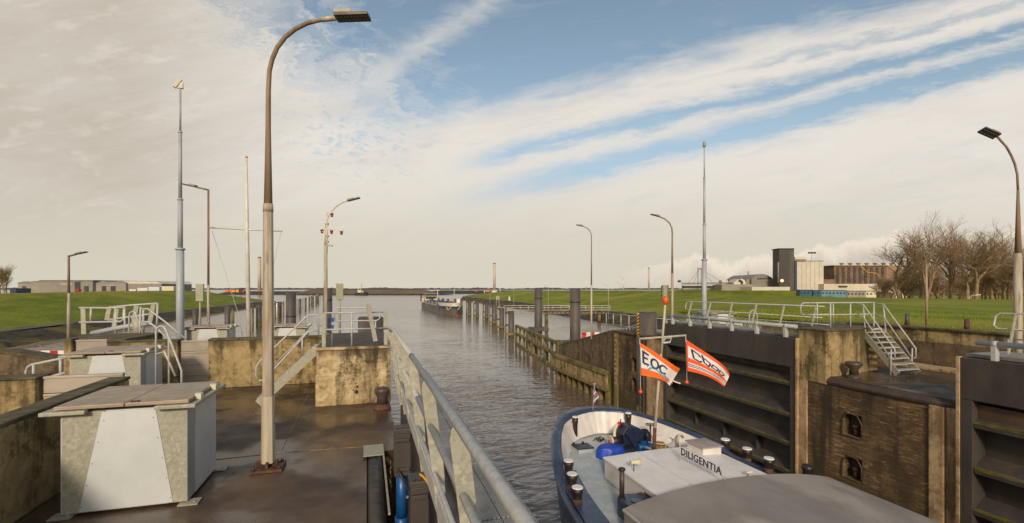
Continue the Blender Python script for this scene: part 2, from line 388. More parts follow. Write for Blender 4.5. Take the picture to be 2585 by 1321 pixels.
# right dike: water's edge, bank top, crest, behind, far behind
RW = [(72,372),(64,340),(60,280),(58,230),(56,180),(54.8,136),(53.2,107),(51,88),(45,74),(41,60),(35,46),(25,33)]
RB = [(74,374,-2.2),(71,340,-2.6),(67,280,-2.6),(65,230,-2.6),(63,180,-2.7),(61.5,137,-2.8),(59.5,107,-2.6),(57,89,-2.5),(51,76,-2.0),(46,62,-1.4),(38,48,-.2),(26,35,.9)]
RC = [(90,378,-.5),(100,345,1.4),(96,285,1.8),(92,235,1.8),(88,180,1.9),(85,140,1.9),(80,110,1.9),(76,92,1.9),(71,78,1.9),(68,68,1.9),(66,58,1.9),(65,50,1.9)]
wl = [(a-1.2, b, WZ-.7) for a, b in RW]
tip = lambda lst: lst
loft('stone_bank_right', [[w, ((w[0]*.5+b[0]*.5), b[1], -3.7), b] for w, b in zip(wl, RB)], M['rubble'], 6, .35)
RP = [(b[0]+.1, b[1], b[2]+.03) for b in RB]; RP2 = [(b[0]+1.4, b[1], b[2]+.10) for b in RB]
loft('bank_path_right', [[a, b] for a, b in zip(RP, RP2)], M['road'], 1)
near = [(22.6,31,1.35),(22.6,20,1.5),(22.6,0,1.55),(22.6,-40,1.6)]
g_st = [[(p[0]-.05,p[1],p[2]), (p[0]*.45+c[0]*.55, (p[1]+c[1])/2, p[2]*.42+c[2]*.58), c, (c[0]+7,c[1],c[2]), (c[0]+26,c[1],-3.9), (c[0]+900,c[1]*1.6+40,-4.2)] for p, c in zip(RP2, RC)]
for p, c in zip(near, [(65,40,1.9),(64,20,1.9),(64,0,1.9),(64,-60,1.9)]):
    g_st.append([p, (p[0]*.45+c[0]*.55, (p[1]+c[1])/2, 1.7), c, (c[0]+7,c[1],c[2]), (c[0]+26,c[1],-3.9), (c[0]+900,c[1]-40,-4.2)])
loft('grass_dike_right', g_st, M['grass'], 5, .12)
loft('grass_slope_by_quay', [[(20.2,u,.3),(22.6,u,1.42)] for u in (18.2,22,26,29.5)] + [[(21,31.5,-.9),(25.5,33.5,.9)],[(24,33.5,-5),(29,37.5,.6)]], M['grass'], 3, .05)
def tufts(name, label, n, place, seed):
    random.seed(seed); mb = MB(); vs_, fs = [], []
    for i in range(n):
        x, y, z = place(); h = random.uniform(.07,.20); a = random.uniform(0,6.28); w_ = random.uniform(.01,.025); lx, ly = random.uniform(-.06,.06), random.uniform(-.06,.06)
        k_ = len(vs_); vs_ += [(x-w_*math.cos(a),y-w_*math.sin(a),z-.03),(x+w_*math.cos(a),y+w_*math.sin(a),z-.03),(x+lx,y+ly,z+h)]; fs.append((k_,k_+1,k_+2))
    mb.add(vs_, fs); o = struct(name, mb, M['grass'], 'stuff'); tag(o, label, 'grass')
def pl_near():
    x = 22.7 + 16*random.random()**2.2; return x, random.uniform(-2,31), 1.46 + (x-22.6)*.009
tufts('grass_tufts', 'short ragged grass blades along the top of the right retaining wall', 14000, pl_near, 4)
# left dike
LU = [-60,-20,20,50,70,88,118,150,185,220,255,285,304]
LW = [(-44,u) for u in LU]; LW[-1] = (-50,307)
LB = [(-50.5,u,-3.0) for u in LU]; LB[-1] = (-54,308,-3.3)
LC = [(-70-u*.012,u,z) for u, z in zip(LU, (2.05,)*7 + (2.3,2.5,2.5,2.3,.2,-2.6))]
loft('stone_bank_left', [[(w[0]+1.2,w[1],WZ-.7), (w[0]*.5+b[0]*.5,b[1],-3.9), b] for w, b in zip(LW, LB)], M['rubble'], 6, .35)
loft('gravel_foot_left', [[(w[0]+1.6,w[1],WZ-.35),(w[0]-.3,w[1],WZ+.35)] for w in LW], M['gravel'], 3, .25)
LP = [(b[0]-.1, b[1], b[2]+.03) for b in LB]; LP2 = [(b[0]-1.7, b[1], b[2]+.12) for b in LB]
loft('bank_path_left', [[a, b] for a, b in zip(LP, LP2)], M['road'], 1)
loft('grass_dike_left', [[(p[0]+.05,p[1],p[2]), (p[0]*.45+c[0]*.55, c[1], p[2]*.42+c[2]*.58), c, (c[0]-8,c[1],c[2]), (c[0]-28,c[1],-3.9), (c[0]-900,c[1]+260,-4.2)] for p, c in zip(LP2, LC)], M['grass'], 5, .12)
# far shores
def shore(name, pxs, yb, yt, Yf, mt, wide=60, jit=0, n=40, lab=None):
    mb = MB(); x0, x1 = pxs
    def fn(a, b):
        px = x0 + (x1-x0)*a; e = min(1, min(a, 1-a) * 9 + .02) ** .5
        base = D(px, CY + (EYE-WZ)*F/Yf, Yf); top = (CY - yt(px)) / F * Yf + EYE
        prof = [(0,WZ-1),(.22,WZ+(top-WZ)*.55),(.5,top),(.8,top),(1,WZ-1)][int(round(b*4))]
        jj = noise.noise(Vector((px*.23, b*3, 1))) * jit
        return (base.x + prof[0]*wide*st, base.y + prof[0]*wide*ct, WZ-1 + (prof[1]+jj-WZ+1)*e)
    mb.grid(fn, n, 4)
    return struct(name, mb, mt)
shore('breakwater_bank', (716,1096), 745, lambda p: 732.0, 620, M['sand'], 60)
shore('breakwater_foot', (700,1150), 745, lambda p: 742.2, 600, M['rock'], 30, jit=.5)
shore('harbour_mole_left', (520,760), 740, lambda p: 736.0, 640, M['rock'], 60, jit=.3)
shore('harbour_mole_right', (1060,1420), 740, lambda p: 733.6, 780, M['rock'], 60, jit=.4)
fd = MB(); fa_, fb_ = D(1285,735,520), D(2010,736,250)
def fdk(a, b):
    p = fa_.lerp(fb_, a); Y_ = 520 + (250-520)*a; zc_ = EYE - 3.6*Y_/F
    o_ = (b-.5)*60; return (p.x + o_*.75, p.y + o_*.66, zc_ if .35 < b < .65 else -4.6)
fd.grid(fdk, 12, 6)
struct('grass_dike_far', fd, M['grass'])
shore('far_field_trees', (1985,2950), 742, lambda p: 719.0, 520, M['rubble'], 60, jit=2.2, n=160)
bpy.data.objects['far_field_trees']['kind'] = 'stuff'; tag(bpy.data.objects['far_field_trees'], 'low dark belt of distant trees behind the bare trees on the right', 'tree belt')
cm = MB()
def coastfn(a, b):
    px = -200 + 3000*a; p = D(px, CY, 5200)
    h = 14 + 13 * noise.noise(Vector((px*.012,0,0))) + 9 * noise.noise(Vector((px*.11,3,0))) + 5*noise.noise(Vector((px*.5,5,0)))
    hh = [WZ-2, h*.8, h, h*.6, WZ-2][int(round(b*4))]
    return (p.x + b*160*st, p.y + b*160*ct, hh)
cm.grid(coastfn, 700, 4)
struct('far_coast_trees', cm, M['coast'], 'stuff')
tag(bpy.data.objects['far_coast_trees'], 'low grey line of woodland along the far shore on the horizon', 'woodland')
# ================================================================== quays
q = MB()
q.prism([(-3.2-1.5,-8),(0,-8),(0,9.7),(.62,9.75),(.62,17.4),(-30,17.4),(-30,-8)], -6, 0)
struct('quay_left', q, M['quay'])
q = MB(); q.prism([(.55,17.42),(.2,27),(-12,27),(-12,17.42)], -6, -.02); struct('quay_left_rear', q, M['quay'])
jl = MB()
a = G(250/2.304+600, 905/2.304+750, .004); b = G(415/2.304+600, 560/2.304+750, .004)
jl.bar(a, b, .014, .005); c = G(745/2.304+600, 870/2.304+750, .004); jl.bar(a, c, .014, .005)
d = G(560,960+60,.004)
jl.bar(a, G(500,1165,.004), .02, .006)
struct('quay_joints', jl, M['quoin'])
# ---- left quay: steel coping along the recess edge
cp = MB(); cp.tube([(.13,u,-.12) for u in (-6,0,5,9.9)], .15, 14)
tag(cp.build('quay_coping', M['darkgrey']), 'round dark steel coping along the left quay edge', 'coping')
pl = MB(); pl.bx(-.06,.32,9.35,9.98,.045,.065); pl.bx(.29,.32,6.9,9.35,.02,.055)
tag(pl.build('cover_plate', M['galv']), 'galvanised slotted plate on the end of the dark quay coping', 'metal plate')
# ---- concrete walls of the left side
def solid(name, label, cat, poly, z0, z1, mt, bev=.03, group=None, cap=None, capm=None):
    th = thing(name, label, cat, (poly[0][0], poly[0][1], z0), group)
    mb = MB(); mb.prism(poly, z0, z1 - (cap or 0)); mb.build('wall_body', M[mt], th, bevel=bev)
    if cap:
        c = MB(); cx = sum(p[0] for p in poly)/len(poly); cy = sum(p[1] for p in poly)/len(poly)
        c.prism([(p[0]+(.015 if p[0]>cx else -.015), p[1]+(.015 if p[1]>cy else -.015)) for p in poly], z1-cap, z1); c.build('coping', M[capm or 'conc_moss_top'], th, bevel=.02)
    return th
solid('concrete_wall', 'low mossy concrete wall at the left edge beside the nearest big cabinet', 'wall', [(-4.95,-3),(-4.6,-3),(-4.6,11.5),(-4.95,11.5)], 0, 1.43, 'conc', cap=.06)
solid('concrete_pier', 'short yellowish concrete pier at the left edge behind the low wall', 'pier', [(-11,12),(-6.4,12),(-6.4,12.5),(-11,12.5)], 0, 1.42, 'conc', cap=.05)
def boards(name, label, x0, x1, u, z1, n, h=.36):
    th = thing(name, label, 'flood barrier', ((x0+x1)/2, u, 0))
    for i in range(n):
        z = z1 - i*h
        b = MB(); b.bx(x0, x1, u, u+.09, z-h+.012, z-.05); b.bx(x0, x1, u-.02, u+.11, z-.05, z); b.build('board', M['alu'], th, bevel=.008)
boards('stop_log_barrier', 'beige flood boards behind the low mossy wall at far left', -6.35, -4.98, 12.15, 1.40, 4)
solid('concrete_post', 'mossy yellow concrete post left of the second cabinet', 'post', [(-8.62,17.4),(-8.42,17.4),(-8.42,17.8),(-8.62,17.8)], 0, 1.72, 'conc')
boards('stop_log_barrier', 'pale boards between the mossy post and the second cabinet', -8.40, -7.6, 17.55, 1.66, 4)
solid('concrete_wall', 'narrow mossy concrete pier between the second cabinet and the beige boards', 'pier', [(-7.55,17.4),(-5.69,17.4),(-5.69,17.8),(-7.55,17.8)], 0, 1.6, 'conc', cap=.04)
boards('stop_log_barrier', 'three beige stop boards between two mossy concrete walls', -5.67, -4.87, 17.55, 1.55, 4)
solid('concrete_wall', 'long mossy yellow concrete wall behind the tall lamp post', 'wall', [(-4.85,17.4),(-1.31,17.4),(-1.31,17.8),(-4.85,17.8)], 0, 1.6, 'conc', cap=.07)
bl = thing('concrete_platform', 'tall yellowish concrete block carrying the railed platform', 'platform', (-.4,13.9,0))
mb = MB(); mb.prism([(-1.31,13.9),(.64,13.9),(.64,18.3),(-1.31,18.3)], 0, 1.53); mb.build('block', M['conc_block'], bl, bevel=.03)
mb = MB(); mb.prism([(-1.33,13.88),(.66,13.88),(.66,18.3),(-1.33,18.3)], 0, .86); mb.build('lower_block', M['conc_light'], bl, bevel=.02)
mb = MB(); mb.prism([(-1.35,13.86),(.68,13.86),(.68,18.35),(-1.35,18.35)], 1.53, 1.6); mb.build('top_slab', M['conc_light'], bl, bevel=.01)
mb = MB(); mb.prism([(-1.3,14.0),(.6,14.0),(.6,18.3),(-1.3,18.3)], 1.6, 1.606); mb.build('walking_surface', M['asphalt'], bl)
fh = MB(); 
for px, py, r in ((902,976,.035),(900,989,.05),(892,985,.02)):
    p = PU(px, py, 13.9); fh.cyl((p.x,13.872,p.z), (p.x,13.91,p.z), r, r, 10)
fh.build('drain_hole', M['black'], bl)
# second (small) lock on the far left: its railed head and dark brick chamber wall
solid('concrete_platform', 'mossy platform with white railings behind the second cabinet', 'platform', [(-8.85,18.2),(-7.4,18.2),(-7.2,20.6),(-9.7,20.6)], -5, 1.6, 'conc', cap=.1)
th = thing('brick_chamber_wall', 'dark brick wall of the small lock at the left edge', 'wall', (-20,21,-5))
mb = MB(); mb.ext([(-40,22.4,-6),(-10.4,22.4,-6),(-10.4,22.4,.25),(-12.9,22.4,.82),(-40,22.4,.86)], (0,.8,0)); mb.build('wall_body', M['conc_dark'], th, bevel=.03)
mb = MB(); mb.bar((-40,22.8,.89),(-12.9,22.8,.86),.9,.08); mb.bar((-12.9,22.8,.86),(-10.35,22.8,.29),.9,.08); mb.build('coping', M['conc_moss_top'], th)
mb = MB(); mb.bx(-30,-12.6,20.9,22.38,-6,-.6); tag(mb.build('lock_ledge', M['conc_dark'],bevel=.03), 'dark ledge in front of the small lock wall at far left', 'ledge')
# ================================================================== right lock side
mb = MB(); mb.prism([(16.2,-8),(22.2,-8),(22.2,18),(19.4,18),(19.4,13.85),(16.6,13.25),(16.2,13.25)], -.4, 0); struct('quay_right', mb, M['quay'])
mb = MB(); mb.prism([(17.3,14.5),(22.4,14.5),(22.4,29.4),(17.5,29.4),(17.5,23.5),(17.3,23.5)], -6, .3); struct('quay_right_rear', mb, M['quay'])
# retaining wall
rw = thing('retaining_wall', 'long brown retaining wall behind the wet quay, below the grass', 'wall', (22.3,5,0))
mb = MB(); mb.bx(22.2,22.75,-20,17.6,0,1.0); mb.build('lower_wall', M['conc_dark'], rw, bevel=.02)
mb = MB(); mb.bx(22.28,22.7,-20,17.7,1.0,1.52); mb.bx(20.6,22.28,17.3,17.7,.02,1.52); mb.build('upper_wall', M['conc'], rw, bevel=.02)
mb = MB(); mb.bx(22.2,22.76,-20,17.76,1.52,1.6); mb.bx(20.55,22.2,17.24,17.76,1.52,1.6); mb.build('coping', M['conc_moss_top'], rw, bevel=.01)
mb = MB(); mb.bx(21.2,22.19,8,17.2,.0,.09); mb.build('plinth', M['conc_light'], rw, bevel=.01)
# brick face material
def brick():
    m = bpy.data.materials.new('stained_brick_wall'); m.use_nodes = True; t = m.node_tree; X.t = t; b = t.nodes['Principled BSDF']
    g = t.nodes.new('ShaderNodeNewGeometry'); P = X(g.outputs['Position']); s_ = t.nodes.new('ShaderNodeSeparateXYZ'); t.links.new(P.k, s_.inputs[0])
    x, y, z = (X(q) for q in s_.outputs)
    wz = z + (nz(comb(x, y, z), 1.2, 4, .6) - .5) * .10
    br = t.nodes.new('ShaderNodeTexBrick'); t.links.new(comb(y + x, wz, 0.0).k, br.inputs['Vector'])
    br.inputs['Scale'].default_value = 1.0; br.inputs['Brick Width'].default_value = .23; br.inputs['Row Height'].default_value = .072; br.inputs['Mortar Size'].default_value = .009; br.inputs['Mortar Smooth'].default_value = .6
    br.inputs['Color1'].default_value = (*C(128,100,68),1); br.inputs['Color2'].default_value = (*C(92,72,48),1); br.inputs['Mortar'].default_value = (*C(86,70,50),1)
    big = nz(comb(x, y, z * .8), .8, 6, .65, .5); st1 = nz(comb(x, y * 1.1, wz * 12.0), 1.6, 5, .65, .2); st2 = nz(comb(x, y * 5.0, wz * 16.0), 1.0, 5, .7, .2)
    c = mixc(sm(big, .40, .62) * .7, X(br.outputs[0]), C(62,50,32))
    c = mixc(sm(st1 + (st2 - .5) * .5 + (big - .5) * -.5, .56, .70) * .8, c, C(164,136,94))
    dk = nz(comb(x, y * 1.6, z * .2), .9, 4, .6); c = mixc(sm(dk, .52, .68) * .75, c, C(40,33,24))
    low = sm(z + (big - .5) * 3.0, -2.9, -4.4); c = mixc(low * .8, c, C(64,60,20))
    t.links.new(c.k, b.inputs['Base Color']); b.inputs['Roughness'].default_value = .85
    bn = t.nodes.new('ShaderNodeBump'); bn.inputs['Strength'].default_value = .8; bn.inputs['Distance'].default_value = .03
    hh = X(br.outputs[1]) * -.6 + st1 * 1.2 + st2 * .8; t.links.new(hh.k, bn.inputs['Height']); t.links.new(bn.outputs[0], b.inputs['Normal'])
    return m
M['brick'] = brick()
pr = thing('lock_pier', 'dark brick pier between the two right lock gates, with two mooring niches', 'lock wall', (16.2,11.5,-4.7))
mb = MB()
NU0, NU1 = 10.75+.55, 11.35+.55
NZ = [(-2.05,-1.25),(-3.75,-2.95)]
a0 = PV(2128,1062,16.1); a1 = PV(2176,1062,16.1); NU1, NU0 = a0.y, a1.y
NZ = [(PV(2150,1102,16.1).z, PV(2150,1064,16.1).z), (PV(2150,1210,16.1).z, PV(2150,1172,16.1).z)]
NZ = [(z0, z0 + .78) for z0, z1 in NZ]
zc = [-7, NZ[1][0], NZ[1][1], NZ[0][0], NZ[0][1], -.3]
mb.bx(16.1,17.2, 9.95, NU0, -7, -.3); mb.bx(16.1,17.2, NU1, 14.05, -7, -.3)
for k in (0, 2, 4): mb.bx(16.1,17.2, NU0, NU1, zc[k], zc[k+1])
mb.bx(16.55,17.2,NU0,NU1,zc[1],zc[4])
mb.build('brick_face', M['brick'], pr)
for z0, z1 in NZ:
    n_ = MB(); n_.tube([(16.07,NU0,z0),(16.07,NU0,z1-.25),(16.07,NU0+.14,z1-.03),(16.07,(NU0+NU1)/2,z1),(16.07,NU1-.14,z1-.03),(16.07,NU1,z1-.25),(16.07,NU1,z0),(16.07,NU0,z0)], .018, 8)
    n_.bx(16.45,16.54,NU0,NU1,z0,z1)  # dark plate across the niche back, its colour stands in for shade
    f_ = n_.build('niche_frame_shade_back', M['rust_dark'], pr)
    n_ = MB(); cc = (NU0+NU1)/2; n_.cyl((16.28,cc,z0),(16.28,cc,z0+.28),.07,.06,12); n_.lathe((16.28,cc,z0+.28),[(.06,0),(.12,.03),(.12,.08),(.08,.11)],12); n_.build('recessed_bollard', M['rust'], pr)
mb = MB(); mb.bx(16.04,17.25,14.05,14.42,-7,-.3)
mb.build('corner_column', M['quoin'], pr, bevel=.02)
mb = MB(); mb.bx(16.04,17.25,9.55,9.95,-7,-.25); mb.bx(16.12,17.25,9.18,9.55,-7,-.25); mb.build('corner_column', M['quoin'], pr, bevel=.03)
mb = MB(); mb.tube([(16.32,13.6,-.18),(16.2,13.2,-.18),(16.17,12.4,-.18),(16.17,10.2,-.18),(16.25,9.6,-.18),(16.5,9.3,-.18),(16.95,9.2,-.18)], .15, 16); mb.build('rounded_coping', M['rust_dark'], pr)
ub = thing('concrete_block', 'yellow stained concrete block above the brick pier, at the head of the metal stairs', 'concrete block', (17,14,0))
mb = MB(); mb.prism([(16.06,14.42),(16.06,13.25),(16.6,13.2),(19.4,13.8),(19.4,17.2),(17.0,17.2),(17.0,14.42)], -.3, 1.64); mb.build('block', M['conc'], ub, bevel=.03)
mb = MB(); mb.prism([(16.04,14.45),(16.04,13.22),(16.6,13.17),(19.42,13.77),(19.42,17.25),(17.0,17.25),(17.0,14.45)], 1.64, 1.71); mb.build('coping', M['conc_moss_top'], ub, bevel=.02)
# pier beyond the far gate + wing wall
fp = thing('lock_pier', 'stained pier at the seaward end of the right lock wall, with ladder and niches', 'lock wall', (16.3,26,-4.7))
mb = MB(); 
n1 = PV(1596,905,16.1); nn0, nn1 = n1.y-.75, n1.y+.1
zs = [-7, -4.45, -3.55, -2.1, -1.2, .35]
zt = [PV(1596,937,16.1).z, PV(1596,988,16.1).z]
zs = [-7, zt[1], zt[1]+1.0, zt[0], zt[0]+1.0, .3]
mb.bx(16.1,17.5,23.3,nn0,-7,.3); mb.bx(16.1,17.5,nn1,28.9,-7,.3)
for k in (0,2,4): mb.bx(16.1,17.5,nn0,nn1,zs[k],zs[k+1])
mb.bx(16.6,17.5,nn0,nn1,zs[1],zs[4]); mb.build('brick_face', M['brick'], fp)
for z0 in (zs[1], zs[3]):
    n_ = MB(); n_.tube([(16.07,nn0,z0),(16.07,nn0,z0+.75),(16.07,(nn0+nn1)/2,z0+1),(16.07,nn1,z0+.75),(16.07,nn1,z0)], .05, 8); n_.bx(16.35,16.59,nn0,nn1,z0,z0+1); n_.build('niche_frame_shade_back', M['rust_dark'], fp)  # frame tube plus a dark back plate that paints the niche's shade
    n_ = MB(); n_.cyl((16.25,(nn0+nn1)/2,z0),(16.25,(nn0+nn1)/2,z0+.35),.08,.08); n_.build('recessed_bollard', M['rust'], fp)
mb = MB(); mb.bx(16.03,17.52,23.15,24.9,-7,.3); mb.build('corner_column', M['quoin'], fp, bevel=.02)
mb = MB(); mb.bx(16.0,17.6,23.1,29.0,.3,.42); mb.build('coping', M['conc_moss_top'], fp, bevel=.02)
la = thing('lock_ladder', 'dark steel ladder recessed in the seaward right lock pier', 'ladder', (16.0,25.3,-4.7))
for s_ in (0,.36): MB().bx(15.96,16.02,25.1+s_,25.16+s_,-5.5,.3).build('rail', M['darkgrey'], la)
rg = MB(); [rg.cyl((15.97,25.12,-5.3+.3*i),(15.97,25.5,-5.3+.3*i),.02,.02,6) for i in range(19)]; rg.build('rungs', M['rust_dark'], la)
ww = thing('wing_wall', 'dark sloping concrete wing wall leading from the lock to the timber fender', 'wall', (16.4,36,-4.7))
p0 = PV(1410,873,16.3); p1 = PV(1552,838,16.3)
mb = MB(); mb.ext([(16.3,28.9,-7),(16.3,28.9,.3),(16.3,p1.y+.4,p1.z),(16.3,p0.y,p0.z),(16.3,p0.y,-7)], (.7,0,0)); mb.build('wall_body', M['conc_dark'], ww, bevel=.02)
mb = MB(); mb.bar((16.65,p1.y+.4,p1.z+.04),(16.65,p0.y,p0.z+.04),.76,.1); mb.build('coping', M['conc_moss_top'], ww, bevel=.01)
gb = thing('water_gauge', 'white and dark water level gauge board on the wing wall', 'gauge board', (16.2,28.5,-3))
mb = MB(); mb.bx(16.0,16.06,28.25,28.75,-5.6,.25); mb.build('backing_board', M['timber'], gb)
mb = MB()
for i in range(11):
    z = .15 - i*.32
    mb.bx(15.985,15.999,28.32,28.68,z-.14,z)
    if i % 2: mb.bx(15.985,15.999,28.32,28.46,z-.30,z-.14)
mb.build('scale_marks', M['quoin'], gb)
# timber fender along the wing wall
tf = thing('timber_fender_wall', 'mossy horizontal timber fender against the foot of the wing wall', 'fender', (16,38,-4.7))
for z, h in ((-2.6,.28),(-3.75,.22)):
    MB().bar((15.85,29.4,z),(15.85,p0.y+.2,z),.35,h).build('waler', M['timber'], tf, bevel=.02)
for i in range(9): 
    u = 29.5 + i*(p0.y-30.2)/8; MB().bx(15.9,16.18,u,u+.3,-5.5,-2.7).build('post', M['timber'], tf)
MB().bx(15.80,15.88,29.4,p0.y,-3.62,-2.75).build('plank_face', M['conc'], tf)
# open timber fender beyond
e0 = G(1303,869,WZ); e1 = G(1412,938,WZ)
tf2 = thing('timber_fender', 'open mossy timber fender frame jutting into the harbour from the wing wall', 'fender', (e0.x,e0.y,WZ))
dv = (e1-e0); L_ = dv.length; dv.normalize(); nv = Vector((dv.y,-dv.x,0)) * -1
zt_ = -2.05
for z in (zt_, -3.2, WZ+.12): MB().bar(e0+Vector((0,0,z-WZ)), e1+Vector((0,0,z-WZ)), .35, .3).build('waler', M['timber'], tf2, bevel=.03)
for i in range(9):
    p = e0 + dv*(L_*i/8.0); p.z = 0
    w = .28 if i < 8 else .5
    MB().bar(p+Vector((0,0,-5.6)), p+Vector((0,0,zt_+(.1 if i<8 else .35))), w, w).build('post', M['timber'], tf2, bevel=.02)
for i in range(4):
    p = e0 + dv*(L_*(i+.5)/4.4) + Vector((1.3,.2,0)); p.z = 0
    MB().cyl(p+Vector((0,0,-5.6)), p+Vector((0,0,zt_-.2)), .28, .28, 12).build('rear_pile', M['darkgrey'], tf2)
# ================================================================== service cabinets
def make_cabinet(label, loc):
    """1.5 m cube of pale panels with galvanised corners, brim and a two-leaf tread-plate lid. Local: front at y=0, x 0..1.5"""
    t_ = thing('service_cabinet', label, 'cabinet', (0,0,0), 'galvanised service cabinets on the lock')
    w, d_, h = 1.52, 1.38, 1.46
    MB().bx(.02,w-.02,.02,d_-.02,.03,h).build('carcass', M['panel'], t_)
    a = MB(); a.ext([(0,-.004,.04),(.34,-.004,.04),(.50,-.004,h),(0,-.004,h)], (0,.022,0)); a.build('corner_plate', M['galv'], t_)
    a = MB(); a.ext([(w-.26,-.004,.04),(w,-.004,.04),(w,-.004,h),(w-.42,-.004,h)], (0,.022,0)); a.build('corner_plate', M['galv'], t_)
    a = MB(); a.ext([(.20,-.012,.05),(w-.18,-.012,.05),(w-.40,-.012,h-.01),(.47,-.012,h-.01)], (0,.006,0)); f_ = a
    r_ = a
    for k in range(5):
        q = k/4.0; z = .12 + q*(h-.26)
        for x in (.225 + .27*q, w-.205-.22*q): r_.cyl((x,-.015,z),(x,-.012,z),.007,.007,8,mi=1)
    a.build('front_panel', [M['panel'], M['rust']], t_)
    a = MB(); a.bx(w-.018,w+.004,0,.3,.04,h); a.build('side_corner_plate', M['pole_grey'], t_)
    a = MB(); a.bx(w-.015,w+.010,.32,d_,.04,h-.01); a.build('side_panel', M['panel'], t_, bevel=.004)
    a = MB(); a.bx(-.01,.015,0,d_,.04,h); a.build('side_panel', M['panel'], t_)
    for x in (-.2, w-.38):
        a = MB(); a.bx(x,x+.52,-.13,-.02,h-.01,h+.045); a.build('brim', M['galv'], t_, bevel=.01)
    a = MB(); a.bx(-.2,.02,-.018,d_+.1,h-.012,h+.043); a.build('brim', M['galv'], t_, bevel=.01)
    a = MB(); a.bx(w-.02,w+.14,-.018,d_+.12,h-.012,h+.043); a.build('brim', M['galv'], t_, bevel=.01)
    for x0, x1 in ((-.06,w/2-.006),(w/2+.006,w+.04)):
        a = MB(); a.bx(x0,x1,-.07,d_+.03,h+.055,h+.105); a.build('lid', M['lid'], t_, bevel=.006)
    for y in (.2,.95):
        a = MB(); a.bx(w+.045,w+.12,y,y+.11,h+.045,h+.13); a.cyl((w+.03,y+.055,h+.10),(w+.13,y+.055,h+.10),.035,.035,10); a.build('hinge', M['cream'], t_)
    a = MB(); a.bx(w/2+.06,w/2+.17,-.03,.0,h+.106,h+.125); a.build('lid_handle', M['rust'], t_)
    for x, y in ((-.12,-.1),(w-.1,-.1),(w-.08,d_-.1),(-.12,d_-.1)):
        a = MB(); a.bx(x,x+.26,y,y+.22,.004,.025); a.cyl((x+.2,y+.08,.02),(x+.2,y+.08,.04),.02,.02,6); a.build('foot_plate', M['galv'], t_)
    t_.location = loc
    return t_
cab = make_cabinet('biggest grey service cabinet in the left foreground beside the low mossy wall', (-4.08, 8.2, 0))
dup(cab, (-7.28, 15.0, 0), 'second grey service cabinet, between the mossy post and the curved ladder rails')
dup(cab, (-7.38, 23.6, 0), 'small distant service cabinet right of the thick grey camera mast')
dup(cab, (-4.17, 23.2, 0), 'distant service cabinet partly hidden by the tall rusty lamp post')
dup(cab, (19.0, 22.8, .3), 'service cabinet on the right quay beside the slim grey mast, behind the gate railing')
for i, (x, lab) in enumerate(((18.75,'left'),(19.75,'right'))):
    t_ = thing('control_box', 'small pale control box, %s of the pair before the right quay cabinet' % lab, 'control box', (x,21.9,.3), 'control boxes by the right gate')
    MB().bx(x,x+.6,21.9,22.3,.75,1.35).build('box_body', M['cream'], t_, bevel=.02)
    for y in (22.0,22.2): MB().cyl((x+.3,y,.3),(x+.3,y,.76),.03).build('leg', M['galv_fine'], t_)
# ================================================================== lamp posts and masts
def arc(p0, p1, p2, n=12):
    p0, p1, p2 = Vector(p0), Vector(p1), Vector(p2)
    return [p0*(1-f)**2 + p1*2*f*(1-f) + p2*f*f for f in [i/n for i in range(n+1)]]
def lamp_head(t_, p, d, L=.6, w=.3, tilt=0.0, mt='darkgrey', roll=0):
    """flat LED head starting at p and running along d"""
    d = Vector(d).normalized(); s_ = d.cross(Vector((0,0,1))).normalized(); up = s_.cross(d)
    if roll: s_ = Matrix.Rotation(roll, 3, d) @ s_; up = s_.cross(d)
    a = MB(); q = [p-s_*w/2, p+s_*w/2, p+d*L+s_*w/2, p+d*L-s_*w/2]; a.ext([v - up*.02 for v in q], up*.055)
    h = a; a = MB(); k = h
    for i in range(5):
        o_ = s_*((i-2)*w*.2); a.ext([p+o_-s_*.006+up*.036, p+o_+s_*.006+up*.036, p+o_+s_*.006+d*L*.5+up*.036, p+o_-s_*.006+d*L*.5+up*.036], up*.06)
    fins = a.build('cooling_fins', M['sigbox'], t_)
    for i in range(9):
        for j in (-1,1): k.ball(p+d*(L*(i+.7)/9.6)+s_*(w*.22*j)-up*.022, .008, 6, 1)
    h_ = k.build('lamp_head', [M[mt], M['panel']], t_); fins.parent = h_
    return h_
# tall foreground lamp
B0 = G(677,1184,0); Y0 = 3.2*F/454
def at(px, py): return D(px, py, Y0)
t_ = thing('lamp_post', 'tall rust-streaked lamp post with curved arm standing on the left quay', 'lamp post', B0)
a = MB(); a.bx(B0.x-.26,B0.x+.26,B0.y-.24,B0.y+.24,.005,.05); bp = a.build('base_plate', M['rust'], t_, bevel=.008)
a = MB(); a.bx(B0.x-.15,B0.x+.15,B0.y-.02,B0.y+.02,.05,.16); a.bx(B0.x-.02,B0.x+.02,B0.y-.15,B0.y+.15,.05,.16); a.build('gusset', M['rust'], t_)
for sx in (-.2,.2):
    for sy in (-.18,.18): MB().cyl((B0.x+sx,B0.y+sy,.05),(B0.x+sx,B0.y+sy,.1),.025,.025,6).build('bolt', M['rust'], bp)
zj = at(677,1000).z
MB().tube([B0+Vector((0,0,.12)), B0+Vector((0,0,zj))], [.118,.108], 8, smooth=False).build('lower_pole', M['pole_pale'], t_)
MB().tube([B0+Vector((0,0,zj-.01)), (B0.x,B0.y,at(0,700).z), (B0.x,B0.y,at(0,520).z)], [.098,.092,.080], 8, smooth=False).build('middle_pole', M['pole_rust'], t_)
MB().tube([(B0.x,B0.y,at(0,535).z),(B0.x,B0.y,at(0,515).z)], [.088,.082], 12).build('joint_collar', M['pole_rust'], t_)
pts = [Vector((B0.x,B0.y,at(0,520).z)), Vector((B0.x,B0.y,at(0,330).z)), at(677.5,230), at(680,180), at(687,150), at(700,120), at(720,94), at(745,74), at(775,59), at(810,50), at(826,48)]
